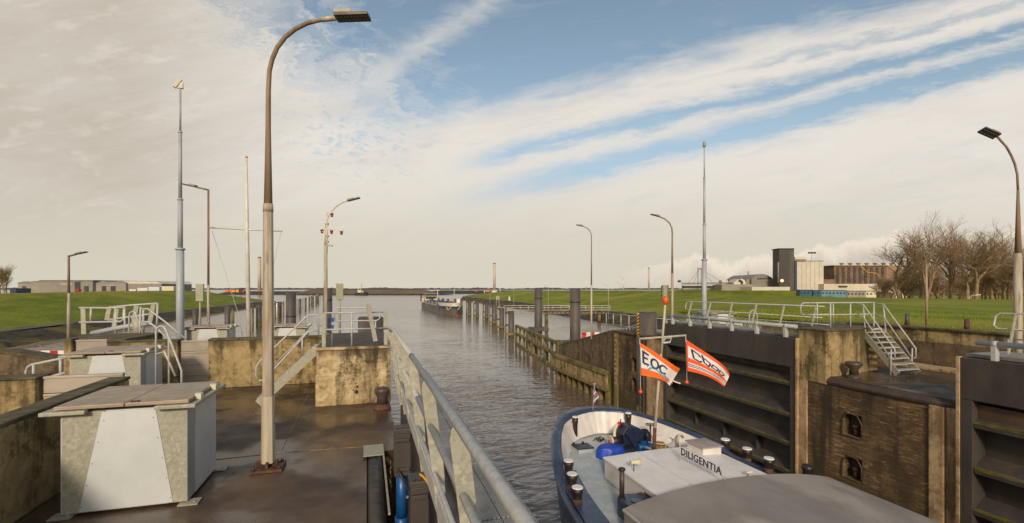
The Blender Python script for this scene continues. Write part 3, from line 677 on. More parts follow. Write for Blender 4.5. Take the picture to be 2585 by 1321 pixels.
MB().tube(pts, [.072,.045,.042,.04,.04,.039,.039,.038,.037,.036,.036], 12).build('curved_arm', M['pole_brown'], t_)
MB().tube([at(812,50),at(850,45.5)], [.042,.045], 12).build('arm_sleeve', M['pole_pale'], t_)
hd = at(848,45); he = at(932,42)
lamp_head(t_, hd, (he - hd), L=.59, w=.25, roll=R(0))
# other lamps: (base px, depth, arm points (px,py), head end, radii)
def lamp(label, px, Y, zb, ptop, arm, head, w=.07, wt=.03, mt='pole_brown', lo='pole_pale', split=None, L=.6, roll=0, hw=.25, group='lamp posts around the lock'):
    b = D(px, 700, Y); b.z = zb
    t_ = thing('lamp_post', label, 'lamp post', b, group)
    top = D(px, ptop, Y).z
    zs = D(px, split, Y).z if split else zb + (top-zb)*.45
    MB().tube([b, (b.x,b.y,zs)], [w, w*.8], 10).build('lower_pole', M[lo], t_)
    MB().tube([(b.x,b.y,zs-.02),(b.x,b.y,top)], [w*.7, wt], 10).build('upper_pole', M[mt], t_)
    MB().tube([(b.x,b.y,top-.02)] + [D(x, y, Y) for x, y in arm], wt*.95, 8).build('arm', M[mt], t_)
    p = D(*arm[-1], Y); e = D(*head, Y)
    lamp_head(t_, p, e-p, L=(e-p).length, w=hw, roll=roll)
    return t_
lamp('straight-armed lamp post between the thick grey mast and the white yard mast', 526, 22.9, 0, 478, [(526,480),(495,472.5)], (462,465.5), w=.075, wt=.045, split=720, lo='pole_rust')
lamp('small straight-armed lamp post on the far left in front of the grass dike', 173.5, 30, -.2, 645, [(173.5,647),(193,642)], (219,636.5), w=.1, wt=.06, lo='pole_rust', split=740)
lamp('slim curved lamp post between the second tall pile and the orange-striped flagged ship', 1493, 36, -.6, 600, [(1492.5,592),(1489,583),(1481,575.5),(1471,571.5)], (1455,568), w=.075, wt=.035, split=720)
lamp('curved lamp post behind the traffic signal, left of the slim grey mast', 1697, 31, 0, 590, [(1696,576),(1690,563),(1678,553),(1664,547)], (1643,541.5), w=.1, wt=.045, split=690, lo='pole_rust')
lamp('tall curved lamp post at the right edge with its head against the clouds', 2570, 14.1, 0, 480, [(2568,440),(2562,415),(2553,393),(2540,370),(2528,357),(2517,345)], (2478,328), w=.115, wt=.032, mt='pole_brown', lo='pole_rust', split=640, roll=R(20), hw=.24)
# signal lamp pole
t_ = lamp('curved lamp post carrying four red hanging signal lights', 822, 25, 0, 575, [(824,560),(829,548),(838,533),(850,521),(864,512),(878,507.5)], (908,500), w=.11, wt=.03, mt='pole_pale', lo='pole_rust', split=620)
def s8(px, py): return D(px, py, 25)
MB().bar(s8(812,577),s8(866,581),.06,.06).build('cross_arm', M['cream'], t_); MB().bar(s8(826,535),s8(840,537),.05,.05).build('cross_arm', M['cream'], t_)
MB().cyl(s8(825.8,535),s8(824.8,640),.045).build('signal_mast', M['cream'], t_)
for x, y in ((813,580),(837,582),(862,584),(838,539)):
    o_ = MB().cyl(s8(x,y),s8(x,y+2.5),.085,.085,12).build('signal_cap', M['darkgrey'], t_)
    MB().cyl(s8(x,y+2.5),s8(x,y+9),.075,.055,12).build('red_lens', M['redlens'], o_)
for y in (566,597,611): MB().bar(s8(821.5,y),s8(829.5,y),.1,.1).build('clamp', M['sigbox'], t_)
MB().bar(s8(825,619),s8(840,621),.08,.08).build('camera_arm', M['sigbox'], t_)
# grey telescopic masts
def mast(label, px, Y, zb, segs, cam=None, group='telescopic masts'):
    b = D(px, 700, Y); b.z = zb
    t_ = thing('camera_mast', label, 'mast', b, group); z = zb
    for i, (py, r) in enumerate(segs):
        z1 = D(px, py, Y).z
        MB().cyl((b.x,b.y,z),(b.x,b.y,z1),r,r*.96,16).build('mast_section', M['pole_grey'], t_)
        if i < len(segs)-1: MB().cyl((b.x,b.y,z1-.05),(b.x,b.y,z1+.03),r*(1.35 if i==0 else 1.12),r*1.05,16).build('collar', M['pole_grey'], t_)
        z = z1
    c = Vector((b.x,b.y,z))
    return t_, c
t_, c = mast('thick grey camera mast behind the cabinets on the left', 455, 20, 0, [(628,.150),(503,.098),(333,.068),(222,.04)])
h_ = MB().bar(c+Vector((-.2,-.05,-.02)), c+Vector((.02,.0,.36)), .13, .12).build('camera_housing', M['cream'], t_, bevel=.01)
MB().bx(c.x-.03,c.x+.1,c.y-.05,c.y+.05,c.z-.02,c.z+.2).build('camera_bracket', M['cream'], t_)
MB().cyl(c+Vector((-.1,0,-.03)),c+Vector((.12,0,-.03)),.015).build('bracket_bar', M['darkgrey'], t_)
t_, c = mast('slim grey mast on the right quay rising high against the clouds', 1778, 27, .3, [(655,.135),(566,.085),(450,.06),(372,.035)])
MB().lathe(c,[(.05,0),(.09,.05),(.09,.26),(.05,.33)],12).build('camera_dome', M['sigbox'], t_)
# white yard mast
def y9(px, py): return D(px, py, 22)
b = y9(629,800); b.z = 0
t_ = thing('signal_yard_mast', 'white flag mast with a yard arm and stay wires, left of the tall lamp post', 'flag mast', b)
MB().tube([b, y9(624,590), y9(622,400)], [.105,.08,.045], 12).build('pole', M['pole_white'], t_)
MB().tube([y9(529,575), y9(712,584)], .035, 8).build('yard_arm', M['pole_white'], t_)
MB().lathe(y9(622,400),[(.04,0),(.07,.05),(.05,.1),(.01,.13)],10).build('finial', M['yellow'], t_)
MB().tube([y9(535,582), y9(604,800), y9(612,850)], .011, 5).build('stay_wire', M['galv_fine'], t_)
MB().tube([y9(710,584), y9(692,660), y9(668,800)], .011, 5).build('stay_wire', M['galv_fine'], t_)
# traffic signals seen from behind
def signal(label, px, Y, y0, y1, zb):
    b = D(px, 760, Y); b.z = zb
    t_ = thing('traffic_signal', label, 'traffic signal', b, 'shipping signals seen from behind')
    p = D(px, y0, Y); q = D(px, y1, Y)
    MB().bx(p.x-.2,p.x+.2,p.y-.12,p.y+.08,q.z,p.z).build('signal_box', M['sigbox'], t_, bevel=.02)
    MB().tube([b,(b.x,b.y,q.z-.5),(b.x,b.y,q.z)],[.075,.055,.05],10).build('pole', M['sigbox'], t_)
    k = 3
    for i in range(k):
        z = q.z + (p.z-q.z)*(i+.5)/k
        MB().tube([(p.x,p.y+.08,z),(p.x,p.y+.3,z+.02)],[.11,.12],12).build('signal_hood', M['black'], t_)
signal('cream shipping signal left of the straight-armed lamp post', 505, 28, 717, 761, -.3)
signal('cream shipping signal behind the railed concrete platform', 857.5, 28, 716, 757, 0)
signal('cream shipping signal just above the orange ball of the ship mast', 1679, 32, 720, 752, 0)
# blue signs on the platform
b = PU(838,877,14.3); 
t_ = thing('notice_sign', 'two small blue signs on a thin post on the concrete platform', 'sign', (b.x,14.3,1.6))
MB().cyl((b.x,14.3,1.6),(b.x,14.3,2.55),.012).build('post', M['galv_fine'], t_)
for z in (2.33,2.13):
    s_ = MB().bx(b.x-.09,b.x-.02,14.28,14.29,z-.06,z+.06).bx(b.x-.015,b.x+.05,14.28,14.29,z-.06,z+.06).build('sign_plate', M['blue'], t_)
# ================================================================== stairs, railings and ladders at the left
def stairs(name, label, top, bot, wdir, width, n, st_mt='galv'):
    """flight between two points (the near stringer's ends), treads reaching width along wdir"""
    top, bot, wv = Vector(top), Vector(bot), Vector(wdir).normalized()*width
    t_ = thing(name, label, 'stairs', bot)
    for o_ in (Vector((0,0,0)), wv): MB().bar(bot+o_, top+o_, .03, .22).build('stringer', M[st_mt], t_)
    for i in range(n):
        p = bot.lerp(top, (i+.5)/n) + Vector((0,0,.03)); q = p + wv
        d = (top-bot); d.z = 0; d.normalize()
        MB().ext([p-d*.12,q-d*.12,q+d*.12,p+d*.12],(0,0,.035)).build('tread', M['galv_fine'], t_)
    return t_
top = PU(800,884,14.4); bot = PU(652,1026,14.4)
bot.z = .08; top.z = 1.5
sl = stairs('metal_stairs', 'galvanised stairs rising from behind the tall lamp post to the concrete platform', top, bot, (0,1,0), .75, 8)
MB().bx(top.x-.12,top.x+.18,14.38,15.17,1.52,1.57).build('landing_plate', M['galv_fine'], sl)
def rail(name, label, tubes, r=.022, mt='galv_fine', cat='railing', posts=(), loc=None, group=None):
    t_ = thing(name, label, cat, loc or tubes[0][0], group)
    for q in tubes: MB().tube(q, r, 8).build('rail_tube', M[mt], t_)
    for a_, b_ in posts: MB().tube([a_, b_], r*1.05, 8).build('rail_post', M[mt], t_)
    return t_
u = 14.36; Pq = lambda px, py: PU(px, py, u)
rail('stair_railing', 'bent tube handrail on the near side of the left metal stairs',
     [[Pq(652,961),Pq(646,948),Pq(647,926),Pq(655,914),Pq(777,796),Pq(800,794),Pq(804,800),Pq(804,845)],
      [Pq(652,961),Pq(662,960),Pq(680,945),Pq(778,838),Pq(804,834)]], loc=Pq(652,961), posts=[(Pq(763,850),Pq(763,893))])
u2 = 15.12; Pr = lambda px, py: PU(px, py, u2)
rail('stair_railing', 'thin handrail on the far side of the left metal stairs', [[Pr(690,925),Pr(790,822),Pr(812,822)]], r=.016, loc=Pr(690,925))
# platform railing
zt, zm = 2.54, 2.08
fr = [(-1.13,14.05),(.5,14.05)]; 
rail('platform_railing', 'tube railing along the front of the concrete platform', [[(-1.13,14.05,zt),(.53,14.05,zt)],[(-1.13,14.05,zm),(.5,14.05,zm)]],
     posts=[((-.4,14.05,1.6),(-.4,14.05,zt))], loc=(-1.13,14.05,1.6))
t_ = bpy.data.objects['platform_railing']
for x in (-1.13,.52): MB().bx(x-.05,x+.05,14.03,14.07,1.55,zt).build('flat_post', M['galv'], t_, bevel=.004)
rail('platform_railing', 'tube railing with rounded ends at the back of the concrete platform', [[(-1.05,17.6,zm),(-1.1,17.6,zt-.1),(-1.0,17.6,zt),(.35,17.6,zt),(.45,17.6,zt-.1),(.45,17.6,zm+.08),(.35,17.6,zm),(-1.05,17.6,zm)]],
     posts=[((.3,17.6,1.6),(.3,17.6,zm))], loc=(.4,17.6,1.6))
lp = [D(x, y, 13.1) for x, y in ((929,767),(948,862))]
MB_ = MB(); MB_.bar(lp[1], lp[0], .12, .04, up=(0,1,0))
tag(MB_.build('leaning_rail_post', M['galv'], bevel=.01), 'flat galvanised post leaning left behind the end of the long handrail', 'railing post')
# small bollard on the quay
def bollard(label, c, r=.2, h=.56, mt='rust_dark', base='rust', wide=.26, name='mooring_bollard'):
    t_ = thing(name, label, 'bollard', c, None)
    MB().lathe(c,[(r*1.35,0),(r*1.35,.05),(r*1.05,.08),(r*.9,.14)],24).build('base_flange', M[base], t_)
    MB().lathe(c,[(r*.9,.12),(r*.82,h*.55),(wide,h*.82),(wide*1.03,h*.92),(wide*.9,h),(.02,h+.01)],24).build('bollard_head', M[mt], t_)
    return t_
cb = G(965,1032,0)
bollard('black and rusty mooring bollard at the foot of the concrete block', (cb.x, cb.y, 0), .17, .56, wide=.2)
cb = G(2158,940,0)
bollard('brown mushroom bollard on the right quay edge in front of the yellow block', (16.75, 12.75, 0), .17, .58, 'rust_dark', 'rust_dark', .27)
# ladder rails on the left
def q9(px, py, Y=11.6): return D(px, py, Y)
rail('ladder_handrail', 'pair of curved ladder handrails in front of the flood boards on the left',
     [[q9(394,1000),q9(394,838),q9(398,827),q9(407,823),q9(415,826),q9(421,838),q9(447,905),q9(458,935),q9(459,990)], [q9(427,1000),q9(426,852),q9(420,835)], [q9(394,895),q9(415,888),q9(443,950)]], r=.025, loc=q9(394,1000))
def q8(px, py, Y=17.2): return D(px, py, Y)
rail('ladder_handrail', 'small curved ladder handrail above the second cabinet', [[q8(326,880),q8(326,800),q8(328,790),q8(335,786),q8(342,790),q8(346,803),q8(364,852)]], r=.03, loc=q8(326,880))
rail('stair_railing', 'sloping double handrail running down behind the second cabinet to the grey mast', [[q8(355,780),q8(374,780),q8(420,815),q8(470,857)],[q8(357,812),q8(376,813),q8(395,828),q8(455,885)]], r=.03, posts=[(q8(355,775),q8(352,870)),(q8(395,826),q8(395,870))], loc=q8(355,870))
def q7(px, py, Y=19.6): return D(px, py, Y)
t_ = rail('platform_railing', 'white tube railing on the mossy platform at far left', [[q7(200,777),q7(270,778),q7(318,776)],[q7(200,814),q7(305,812),q7(312,806),q7(313,780)],[q7(275,776),q7(330,771),q7(398,766)],[q7(272,808),q7(330,800),q7(380,793)]], r=.04,
     posts=[(q7(230,778),q7(229,812)),(q7(292,778),q7(292,848)),(q7(315,778),q7(315,838)),(q7(362,778),q7(362,835)),(q7(398,766),q7(396,830))], loc=q7(210,848))
for a_, b_ in (((210,778),(212,850)),((276,778),(270,808)),((295,780),(287,835)),((345,772),(335,830)),((388,768),(377,820))): MB().bar(q7(*b_),q7(*a_),.16,.05,up=(0,1,0)).build('flat_post', M['galv'], t_)
tag(MB().tube([q7(232,842),q7(310,826),q7(376,817)], .10, 12).build('fender_tube', M['pole_grey']), 'thick white fender tube rising behind the railing at far left', 'fender tube')
tag(MB().tube([q7(345,800),q7(352,850)], .2, 8).build('lattice_post', M['galv']), 'thick pale post between the handrails at far left', 'post')
rail('lock_railing', 'low tube railing with rounded corner at the left edge above the flood boards', [[D(66,975,13),D(66,938,13),D(70,927,13),D(80,921,13),D(166,903,13)],[D(98,960,13),D(166,941,13)]], r=.035, posts=[(D(85,965,13),D(85,920,13)),(D(153,960,13),D(153,906,13))], loc=D(66,975,13))
def striped_board(label, px0, px1, ys, Y, n, ph):
    b = D((px0+px1)/2, ys[-1]+10, Y); t_ = thing('warning_board', label, 'warning board', b, 'red and white warning boards')
    hh = 9.5/F*Y
    for k, y in enumerate(ys):
        p = D(px0, y, Y); q = D(px1, y, Y)
        o_ = MB().bar(p, q, .04, hh).build('white_board', M['white_clean'], t_)
        for a_, b_ in ph[k]:
            c0 = p.lerp(q, a_) ; c1 = p.lerp(q, b_); MB().bar(c0, c1, .052, hh*.96).build('red_band', M['red'], o_)
    for f in (.12,.85):
        p = D(px0+(px1-px0)*f, ys[0], Y+.06); q = p.copy(); q.z = D(0,ys[-1]+22,Y).z; MB().cyl(q, p, .035).build('support', M['galv_fine'], t_)
    return t_
striped_board('red and white boards behind the low railing at the left edge', 82, 172, (890,902.5), 27, 4, [[(0,.24),(.5,.72)],[(.5,.72)]])
striped_board('red and white boards in the water beside the second tall pile', 1469, 1513, (843.5,853.5), 42, 3, [[(0,.25),(.57,.73)],[(0,.25),(.57,.75)]])
# ================================================================== left gate leaf with its walkway and actuators
gl = thing('lock_gate', 'open lock gate leaf under the walkway with the long galvanised handrail', 'lock gate', (.85,5,WZ), 'steel lock gate leaves')
MB().bx(.62,1.08,-3,9.35,-5.6,1.3).build('gate_body', M['gate'], gl, bevel=.02)
MB().bx(.54,.60,-3,9.6,1.38,1.56).build('edge_channel', M['galv_fine'], gl, bevel=.008)
MB().bx(.605,1.13,-3,9.6,1.32,1.54).build('support_frame', M['darkgrey'], gl)
wk = thing('gate_walkway', 'perforated galvanised walkway on top of the left lock gate', 'walkway', (.85,5,1.55))
for i in range(12):
    u0 = 9.55 - i*1.06
    w0 = .60 + (.20*u0/9.6 if u0 > 0 else 0); w0b = .60 + (.20*(u0-1.04)/9.6 if u0 > 1 else 0)
    for a_, b_ in ((0,.5),(.512,1)):
        x0, x1 = w0+(1.13-w0)*a_, w0+(1.13-w0)*b_; y0, y1 = w0b+(1.13-w0b)*a_, w0b+(1.13-w0b)*b_
        MB().ext([(y0,u0-1.04,1.57),(y1,u0-1.04,1.57),(x1,u0,1.57),(x0,u0,1.57)],(0,0,.03)).build('grating_panel', M['grating'], wk, bevel=.004)
lr = thing('gate_railing', 'long galvanised handrail with flat posts running down from the concrete block', 'railing', (.5,5,1.36))
tz = 2.5
ends = [(.30,9.75,2.42),(.40,9.0,2.49),(.44,8.3,tz),(.45,5.05,tz)]
MB().tube(ends, .027, 16).build('handrail', M['galv_fine'], lr)
MB().tube([(.45,5.06,tz),(.455,-3,tz)], .027, 16).build('handrail', M['galv_fine'], lr)
MB().cyl((.45,5.04,tz),(.45,5.075,tz),.0285,.0285,16).build('rail_joint', M['black'], lr)
for z in (2.10,):
    MB().tube([(.40,9.6,z),(.47,8.5,z),(.49,4.9,z)], .022, 12).build('mid_rail', M['galv_fine'], lr); MB().tube([(.49,4.88,z),(.49,-3,z)], .022, 12).build('mid_rail', M['galv_fine'], lr)
MB().tube([(.52,9.4,1.72),(.52,-3,1.72)], .018, 10).build('low_rail', M['galv_fine'], lr)
for u in (9.25,8.4,7.75,6.5,5.2,3.85,2.5,1.1,-.3,-1.7):
    a = MB(); dxx = -.02 if u > 8 else 0
    prof = [(.565,1.2),(.635,1.2),(.60,1.75),(.535,2.3),(.495,tz-.045),(.455,tz-.02),(.43,tz-.045),(.42,tz-.10),(.50,1.75)]
    a.ext([(x+dxx, u, z) for x, z in prof], (0,.012,0)); a.bar((.572+dxx,u+.03,1.2),(.452+dxx,u+.03,2.36),.012,.05,up=(0,1,0))
    a.build('flat_post', M['galv'], lr, bevel=.003)
yp = D(1008,884,10.6); tag(MB().bar((yp.x,yp.y,1.2),(yp.x,yp.y,yp.z),.12,.1).build('yellow_stop_post', M['timber'], bevel=.01), 'short dirty yellow post between the handrail and the water', 'post')
def actuator(label, px0, px1, py, Y, zh, lab_c):
    p = D(px0, py, Y); q = D(px1, py, Y); w = (q-p).length
    t_ = thing('gate_bracket', label, 'bracket', (p.x,p.y,p.z-zh), 'dark brackets bolted to the left gate')
    MB().bx(p.x,p.x+w,p.y-.05,p.y+.16,p.z-zh,p.z-.06).build('bracket_body', M['gate'], t_, bevel=.012)
    MB().bx(p.x-.01,p.x+w+.01,p.y-.07,p.y+.18,p.z-.06,p.z).build('top_flange', M['gate'], t_, bevel=.008)
    MB().bx(p.x+.0,p.x+w*.9,p.y-.09,p.y-.05,p.z-.16,p.z-.12).build('upper_rib', M['gate'], t_, bevel=.004); MB().bx(p.x,p.x+w*.9,p.y-.09,p.y-.05,p.z-zh+.08,p.z-zh+.12).build('lower_rib', M['gate'], t_, bevel=.004)
    b_ = MB()
    for i in range(3): b_.cyl((p.x+w*(.2+.3*i),p.y-.02,p.z),(p.x+w*(.2+.3*i),p.y-.02,p.z+.018),.012,.012,6)
    b_.build('bolts', M['gate'], t_)
    return t_, p, w
t1, p1_, w1 = actuator('upper dark bracket above the blue cylinder on the left gate', 995, 1036, 1082, 6.2, .62, '')
t2, p2_, w2 = actuator('lower dark bracket at the bottom edge beside the handrail posts', 1036, 1082, 1212, 4.5, .95, '')
cy = thing('hydraulic_cylinder', 'bright blue hydraulic cylinder hanging below the upper dark bracket', 'hydraulic cylinder', (p1_.x+.09,p1_.y+.1,0))
x_, y_ = p1_.x+.10, p1_.y+.05
MB().cyl((x_,y_,p1_.z-1.18),(x_,y_,p1_.z-.60),.072,.072,20).build('barrel', M['blue'], cy)
MB().cyl((x_,y_,p1_.z-1.32),(x_,y_,p1_.z-1.18),.085,.088,20).build('end_collar', M['blue'], cy)
MB().cyl((x_,y_,p1_.z-1.8),(x_,y_,p1_.z-1.32),.03,.03,12).build('rod', M['galv_fine'], cy)
MB().cyl((x_-.02,y_-.1,p1_.z-1.5),(x_+.12,y_-.1,p1_.z-1.5),.03,.03,10).build('copper_union', M['orange'], cy)
MB().cyl((x_+.13,y_-.2,p1_.z-1.75),(x_+.13,y_-.2,p1_.z-1.45),.05,.05,12).build('valve_block', M['blue'], cy)
tag(MB().tube(arc(D(1060,1198,4.6),D(1078,1208,4.5),D(1090,1240,4.3)), .012, 8).build('yellow_cable', M['yellow']), 'yellow cable between the second bracket and a handrail post', 'cable')
tag(MB().tube(arc((p1_.x+.04,p1_.y-.1,p1_.z-.5),(p1_.x+.3,p1_.y-.2,p1_.z-1.0),(p2_.x-.02,p2_.y+.1,p2_.z-.2)), .014, 8).build('black_hose', M['black']), 'black hose looping from the blue cylinder to the lower bracket', 'hose')
# recess wall with chain below the quay edge
rc = thing('recess_wall', 'dark stained wall of the gate recess below the quay coping', 'lock wall', (0,0,-4))
MB().bx(-.25,.05,-6,9.7,-6,-.25).build('wall_face', M['conc_dark'], rc)
ch = MB()
for i in range(26):
    z = .2 - i*.085; ch.tube([(.4+.02*(i%2),8.55,z),(.4-.02*(i%2),8.55,z-.09)], .016, 6)
tag(ch.build('hanging_chain', M['rust_dark']), 'dark chain hanging down in the recess beside the quay coping', 'chain')
# ================================================================== right lock gates
def right_gate(label, u0, u1, hinge_near, short):
    g = thing('lock_gate', label, 'lock gate', (16.3,(u0+u1)/2,WZ), 'steel lock gate leaves')
    v = 15.98
    MB().bx(v+.55,v+1.1,u0+.02,u1-.02,-6,1.2).build('skin_plate', M['gate'], g)
    MB().bx(v,v+1.2,u0,u1,.12,1.28).build('top_girder', M['gate'], g, bevel=.02)
    for z in (-.47,-1.72,-2.87,-4.0):
        gr = MB().bx(v+.03,v+.548,u0+.3,u1-.3,z-.16,z).build('girder', M['gate'], g, bevel=.01)
        mb = MB()
        mb.grid(lambda a, b: (v+.02+.52*b, u0+.3+(u1-u0-.6)*a, z+.006+.035*abs(noise.noise(Vector((a*40,b*4,z))))+ (0 if b<1 else 0)), 90, 4)
        mb.grid(lambda a, b: (v+.022-.012*abs(noise.noise(Vector((a*60,b*3,z+5)))), u0+.3+(u1-u0-.6)*a, z+.02-(.05+.07*abs(noise.noise(Vector((a*22,1,z)))))*b), 90, 2)
        mb.build('moss_fringe', M['moss'], gr)
        MB().bar((v+.30,u0+.3,z+.12),(v+.30,u1-.3,z+.12),.5,.02, up=(-.6,0,.8)).build('sloping_ledge', M['gate'], g)
    n = 4
    for i in range(1, n):
        u = u0+.3+(u1-u0-.6)*i/n
        for za, zb_ in ((-6,-4.17),(-3.99,-3.04)): MB().bx(v+.32,v+.548,u-.02,u+.02,za,zb_).build('web_plate', M['gate'], g)
    for ua, ub in ((u0,u0+.29),(u1-.29,u1)): MB().bx(v,v+.549,ua,ub,-6,.115).build('end_post', M['gate'], g, bevel=.01)
    us = u0-.03 if hinge_near else u1+.03
    MB().bx(v-.05,v+.09,us-.035,us+.035,-6,1.3).build('seal_strip', M['quoin'], g)
    bm_ = MB()
    for i in range(10):
        for uu in (u0+.12,u1-.12): bm_.cyl((v-.02,uu,.9-i*.55),(v+.002,uu,.9-i*.55),.014,.014,6)
    bm_.build('bolts', M['darkgrey'], g)
    MB().bx(v+.25,v+1.9,u0,u1,1.30,1.38).build('walkway', M['grating'], g)
    # fender tube on brackets
    ft = thing('fender_tube', 'thick pale tube along the top of the lock gate %s' % short, 'fender tube', (v+.07,(u0+u1)/2,1.3))
    MB().tube([(v+.07,u0+.05,1.73),(v+.07,u1-.35,1.73)], .075, 14).build('tube', M['pole_grey'], ft)
    for i in range(6):
        u = u0+.55+(u1-u0-1.3)*i/5
        MB().bar((v+.07,u,1.28),(v+.07,u,1.67),.16,.10).build('bracket', M['galv_fine'], ft)
        MB().cyl((v+.07,u-.06,1.73),(v+.07,u+.06,1.73),.085,.085,14).build('clamp', M['galv_fine'], ft)
    r = thing('gate_railing', 'leaning galvanised tube railing on the lock gate %s' % short, 'railing', (v+1.5,(u0+u1)/2,1.38))
    uA, uB = u0+.1, u1-.1
    MB().tube([(v+1.55,uA,2.5),(v+1.55,uB,2.5),(v+1.53,uB+.1,2.4),(v+1.45,uB+.1,2.15),(v+1.44,uB,2.05),(v+1.44,uA,2.05)], .026, 10).build('rail_tube', M['galv_fine'], r)
    for i in range(6):
        u = uA+.35+(uB-uA-.7)*i/5
        MB().bar((v+1.2,u,1.36),(v+1.54,u,2.5),.09,.03, up=(0,1,0)).build('flat_post', M['galv'], r)
    i_ = thing('picket_railing', 'low inner railing on the lock gate %s' % short, 'railing', (v+1.8,(u0+u1)/2,1.38))
    MB().tube([(v+1.9,uA,1.75),(v+1.9,uB,1.75)], .02, 8).build('rail_tube', M['galv_fine'], i_)
    for i in range(14):
        u = uA+(uB-uA)*i/13; MB().cyl((v+1.9,u,.9),(v+1.9,u,1.75),.018,.018,6).build('picket', M['galv_fine'], i_)
    return g
right_gate('dark steel lock gate leaf behind the two orange flags', 14.45, 23.1, True, 'behind the orange flags')
right_gate('dark steel lock gate leaf cut off at the right edge of the picture', -3.0, 9.12, False, 'at the right edge')
# railings on the yellow block and right stairs
zt = 2.66; zm = 2.2
def P2(px, py): return PU(px, py, 14.0)
rail('platform_railing', 'tube railing on the yellow concrete block at the head of the right stairs',
     [[(16.5,14.3,zt),(17.3,14.1,zt),(18.9,13.95,zt),(19.45,13.95,zt)],[(16.5,14.3,zm),(17.3,14.1,zm),(18.9,13.95,zm),(19.4,13.95,zm)]], r=.026,
     posts=[((17.3,14.1,1.7),(17.3,14.1,zt)),((18.25,14.03,1.7),(18.25,14.03,zt)),((19.4,13.95,1.2),(19.4,13.95,zt))], loc=(17,14.2,1.7))
rail('platform_railing', 'second tube railing with rounded ends at the back of the yellow concrete block',
     [[(17.6,15.6,zt-.05),(17.5,15.6,zt-.15),(17.5,15.6,zm),(17.6,15.6,zm-.08),(19.3,15.6,zm-.08)],[(17.6,15.6,zt-.05),(19.3,15.6,zt-.05)]], r=.024, posts=[((18.4,15.6,1.7),(18.4,15.6,zt-.05)),((19.3,15.6,1.7),(19.3,15.6,zt-.05))], loc=(18,15.6,1.7))
st0 = Vector((18.45,13.72,1.56)); sb0 = Vector((18.35,12.35,.12))
sr = stairs('metal_stairs', 'galvanised stairs with eight open treads coming down from the yellow block on the right', st0, sb0, (1,0,0), 1.05, 8)
MB().bx(18.4,19.5,13.7,13.95,1.6,1.66).build('landing_plate', M['galv_fine'], sr)
def off(p, z): return Vector((p[0],p[1],p[2]+z))
for nm, dx_, lab in (('left',0,'handrail on the left side of the right metal stairs'),('right',1.08,'handrail on the right side of the right metal stairs')):
    A0 = Vector((sb0.x+dx_, sb0.y+.1, .05)); A1 = Vector((st0.x+dx_, st0.y-.05, 1.6))
    rail('stair_railing', lab, [[off(A0,.62),off(A0,.95),off(A1,1.0),off(A1,1.02)+Vector((0,.35,0))],[off(A0,.62),off(A0,.55)+Vector((0,.1,0)),off(A1,.52),off(A1,.55)+Vector((0,.35,0))]], r=.024,
         posts=[(off(A0,0)+Vector((0,.15,0)),off(A0,.95)+Vector((0,.12,0))),(off(A1,-.3)+Vector((0,-.1,0)),off(A1,.98))], loc=A0)
for (px, py, h, lab) in ((2290,805,.6,'short dark post standing on the retaining wall by the grass'),(2441,825,.5,'short rusty post on the retaining wall behind the railing loop')):
    p = PV(px, py+14, 23.2); tag(MB().cyl((p.x,p.y,1.5),(p.x,p.y,1.5+h),.09,.085,12).build('short_post', M['darkgrey' if px < 2300 else 'rust']), lab, 'post')
p = PV(2339,826,23.5); 
tag(MB().cyl((p.x,p.y,1.5),(p.x,p.y,4.3),.045,.03,10).build('thin_pole', M['pole_rust']), 'thin pale pole rising from the grass in front of the bare trees', 'pole')
# railings at the seaward pier head
pr_ = rail('picket_railing', 'small sloping picket railing at the top of the wing wall', [[PV(1558,837,16.9),PV(1607,819,17.2)],[PV(1560,842,16.9),PV(1607,838,17.2)]], r=.03,
     posts=[(PV(x, 842, 17.0), PV(x, 837-(x-1558)*.36, 17.0)) for x in (1566,1574,1582,1590,1598,1606)], loc=PV(1558,842,16.9))
rail('picket_railing', 'low railing between the black striped pile and the slim grey mast', [[(17.6,24,1.35),(17.6,33,1.35)],[(17.6,24,.55),(17.6,33,.55)]], r=.028, posts=[((17.6,24+i*1.1,.3),(17.6,24+i*1.1,1.35)) for i in range(9)], loc=(17.6,24,.3))
tag(MB().tube([(19,20,.3),(19,20,1.9),(19.1,20,2.05),(19.3,20,2.1),(19.45,20,2.0),(19.5,20,1.85),(19.5,20,.3)],.03,8).build('hoop_rail', M['galv_fine']), 'thin hooped tube standing behind the gate railing beside the mast', 'rail')
# ================================================================== dolphins
def dolphin(label, px, Y, w, ytop, mt='pile', ring=None, group='round steel mooring dolphins', moss=True):
    b = D(px, 760, Y); r = w/2/F*Y; zt_ = D(px, ytop, Y).z
    t_ = thing('mooring_dolphin', label, 'dolphin', (b.x,b.y,WZ), group)
    MB().cyl((b.x,b.y,-7),(b.x,b.y,zt_),r,r,24).build('pile_shaft', M[mt], t_)
    MB().cyl((b.x,b.y,zt_),(b.x,b.y,zt_+.06),r*.98,r*.9,24).build('pile_cap', M['rust_dark'], t_)
    if ring:
        z = D(px, ring, Y).z; MB().cyl((b.x,b.y,z-.12),(b.x,b.y,z+.12),r*1.03,r*1.03,24).build('steel_band', M['rust_dark'], t_)
    if moss: MB().cyl((b.x,b.y,-5.2),(b.x,b.y,WZ+.7),r*1.015,r*1.015,24).build('tide_mark', M['moss'], t_)
    return t_, b, r
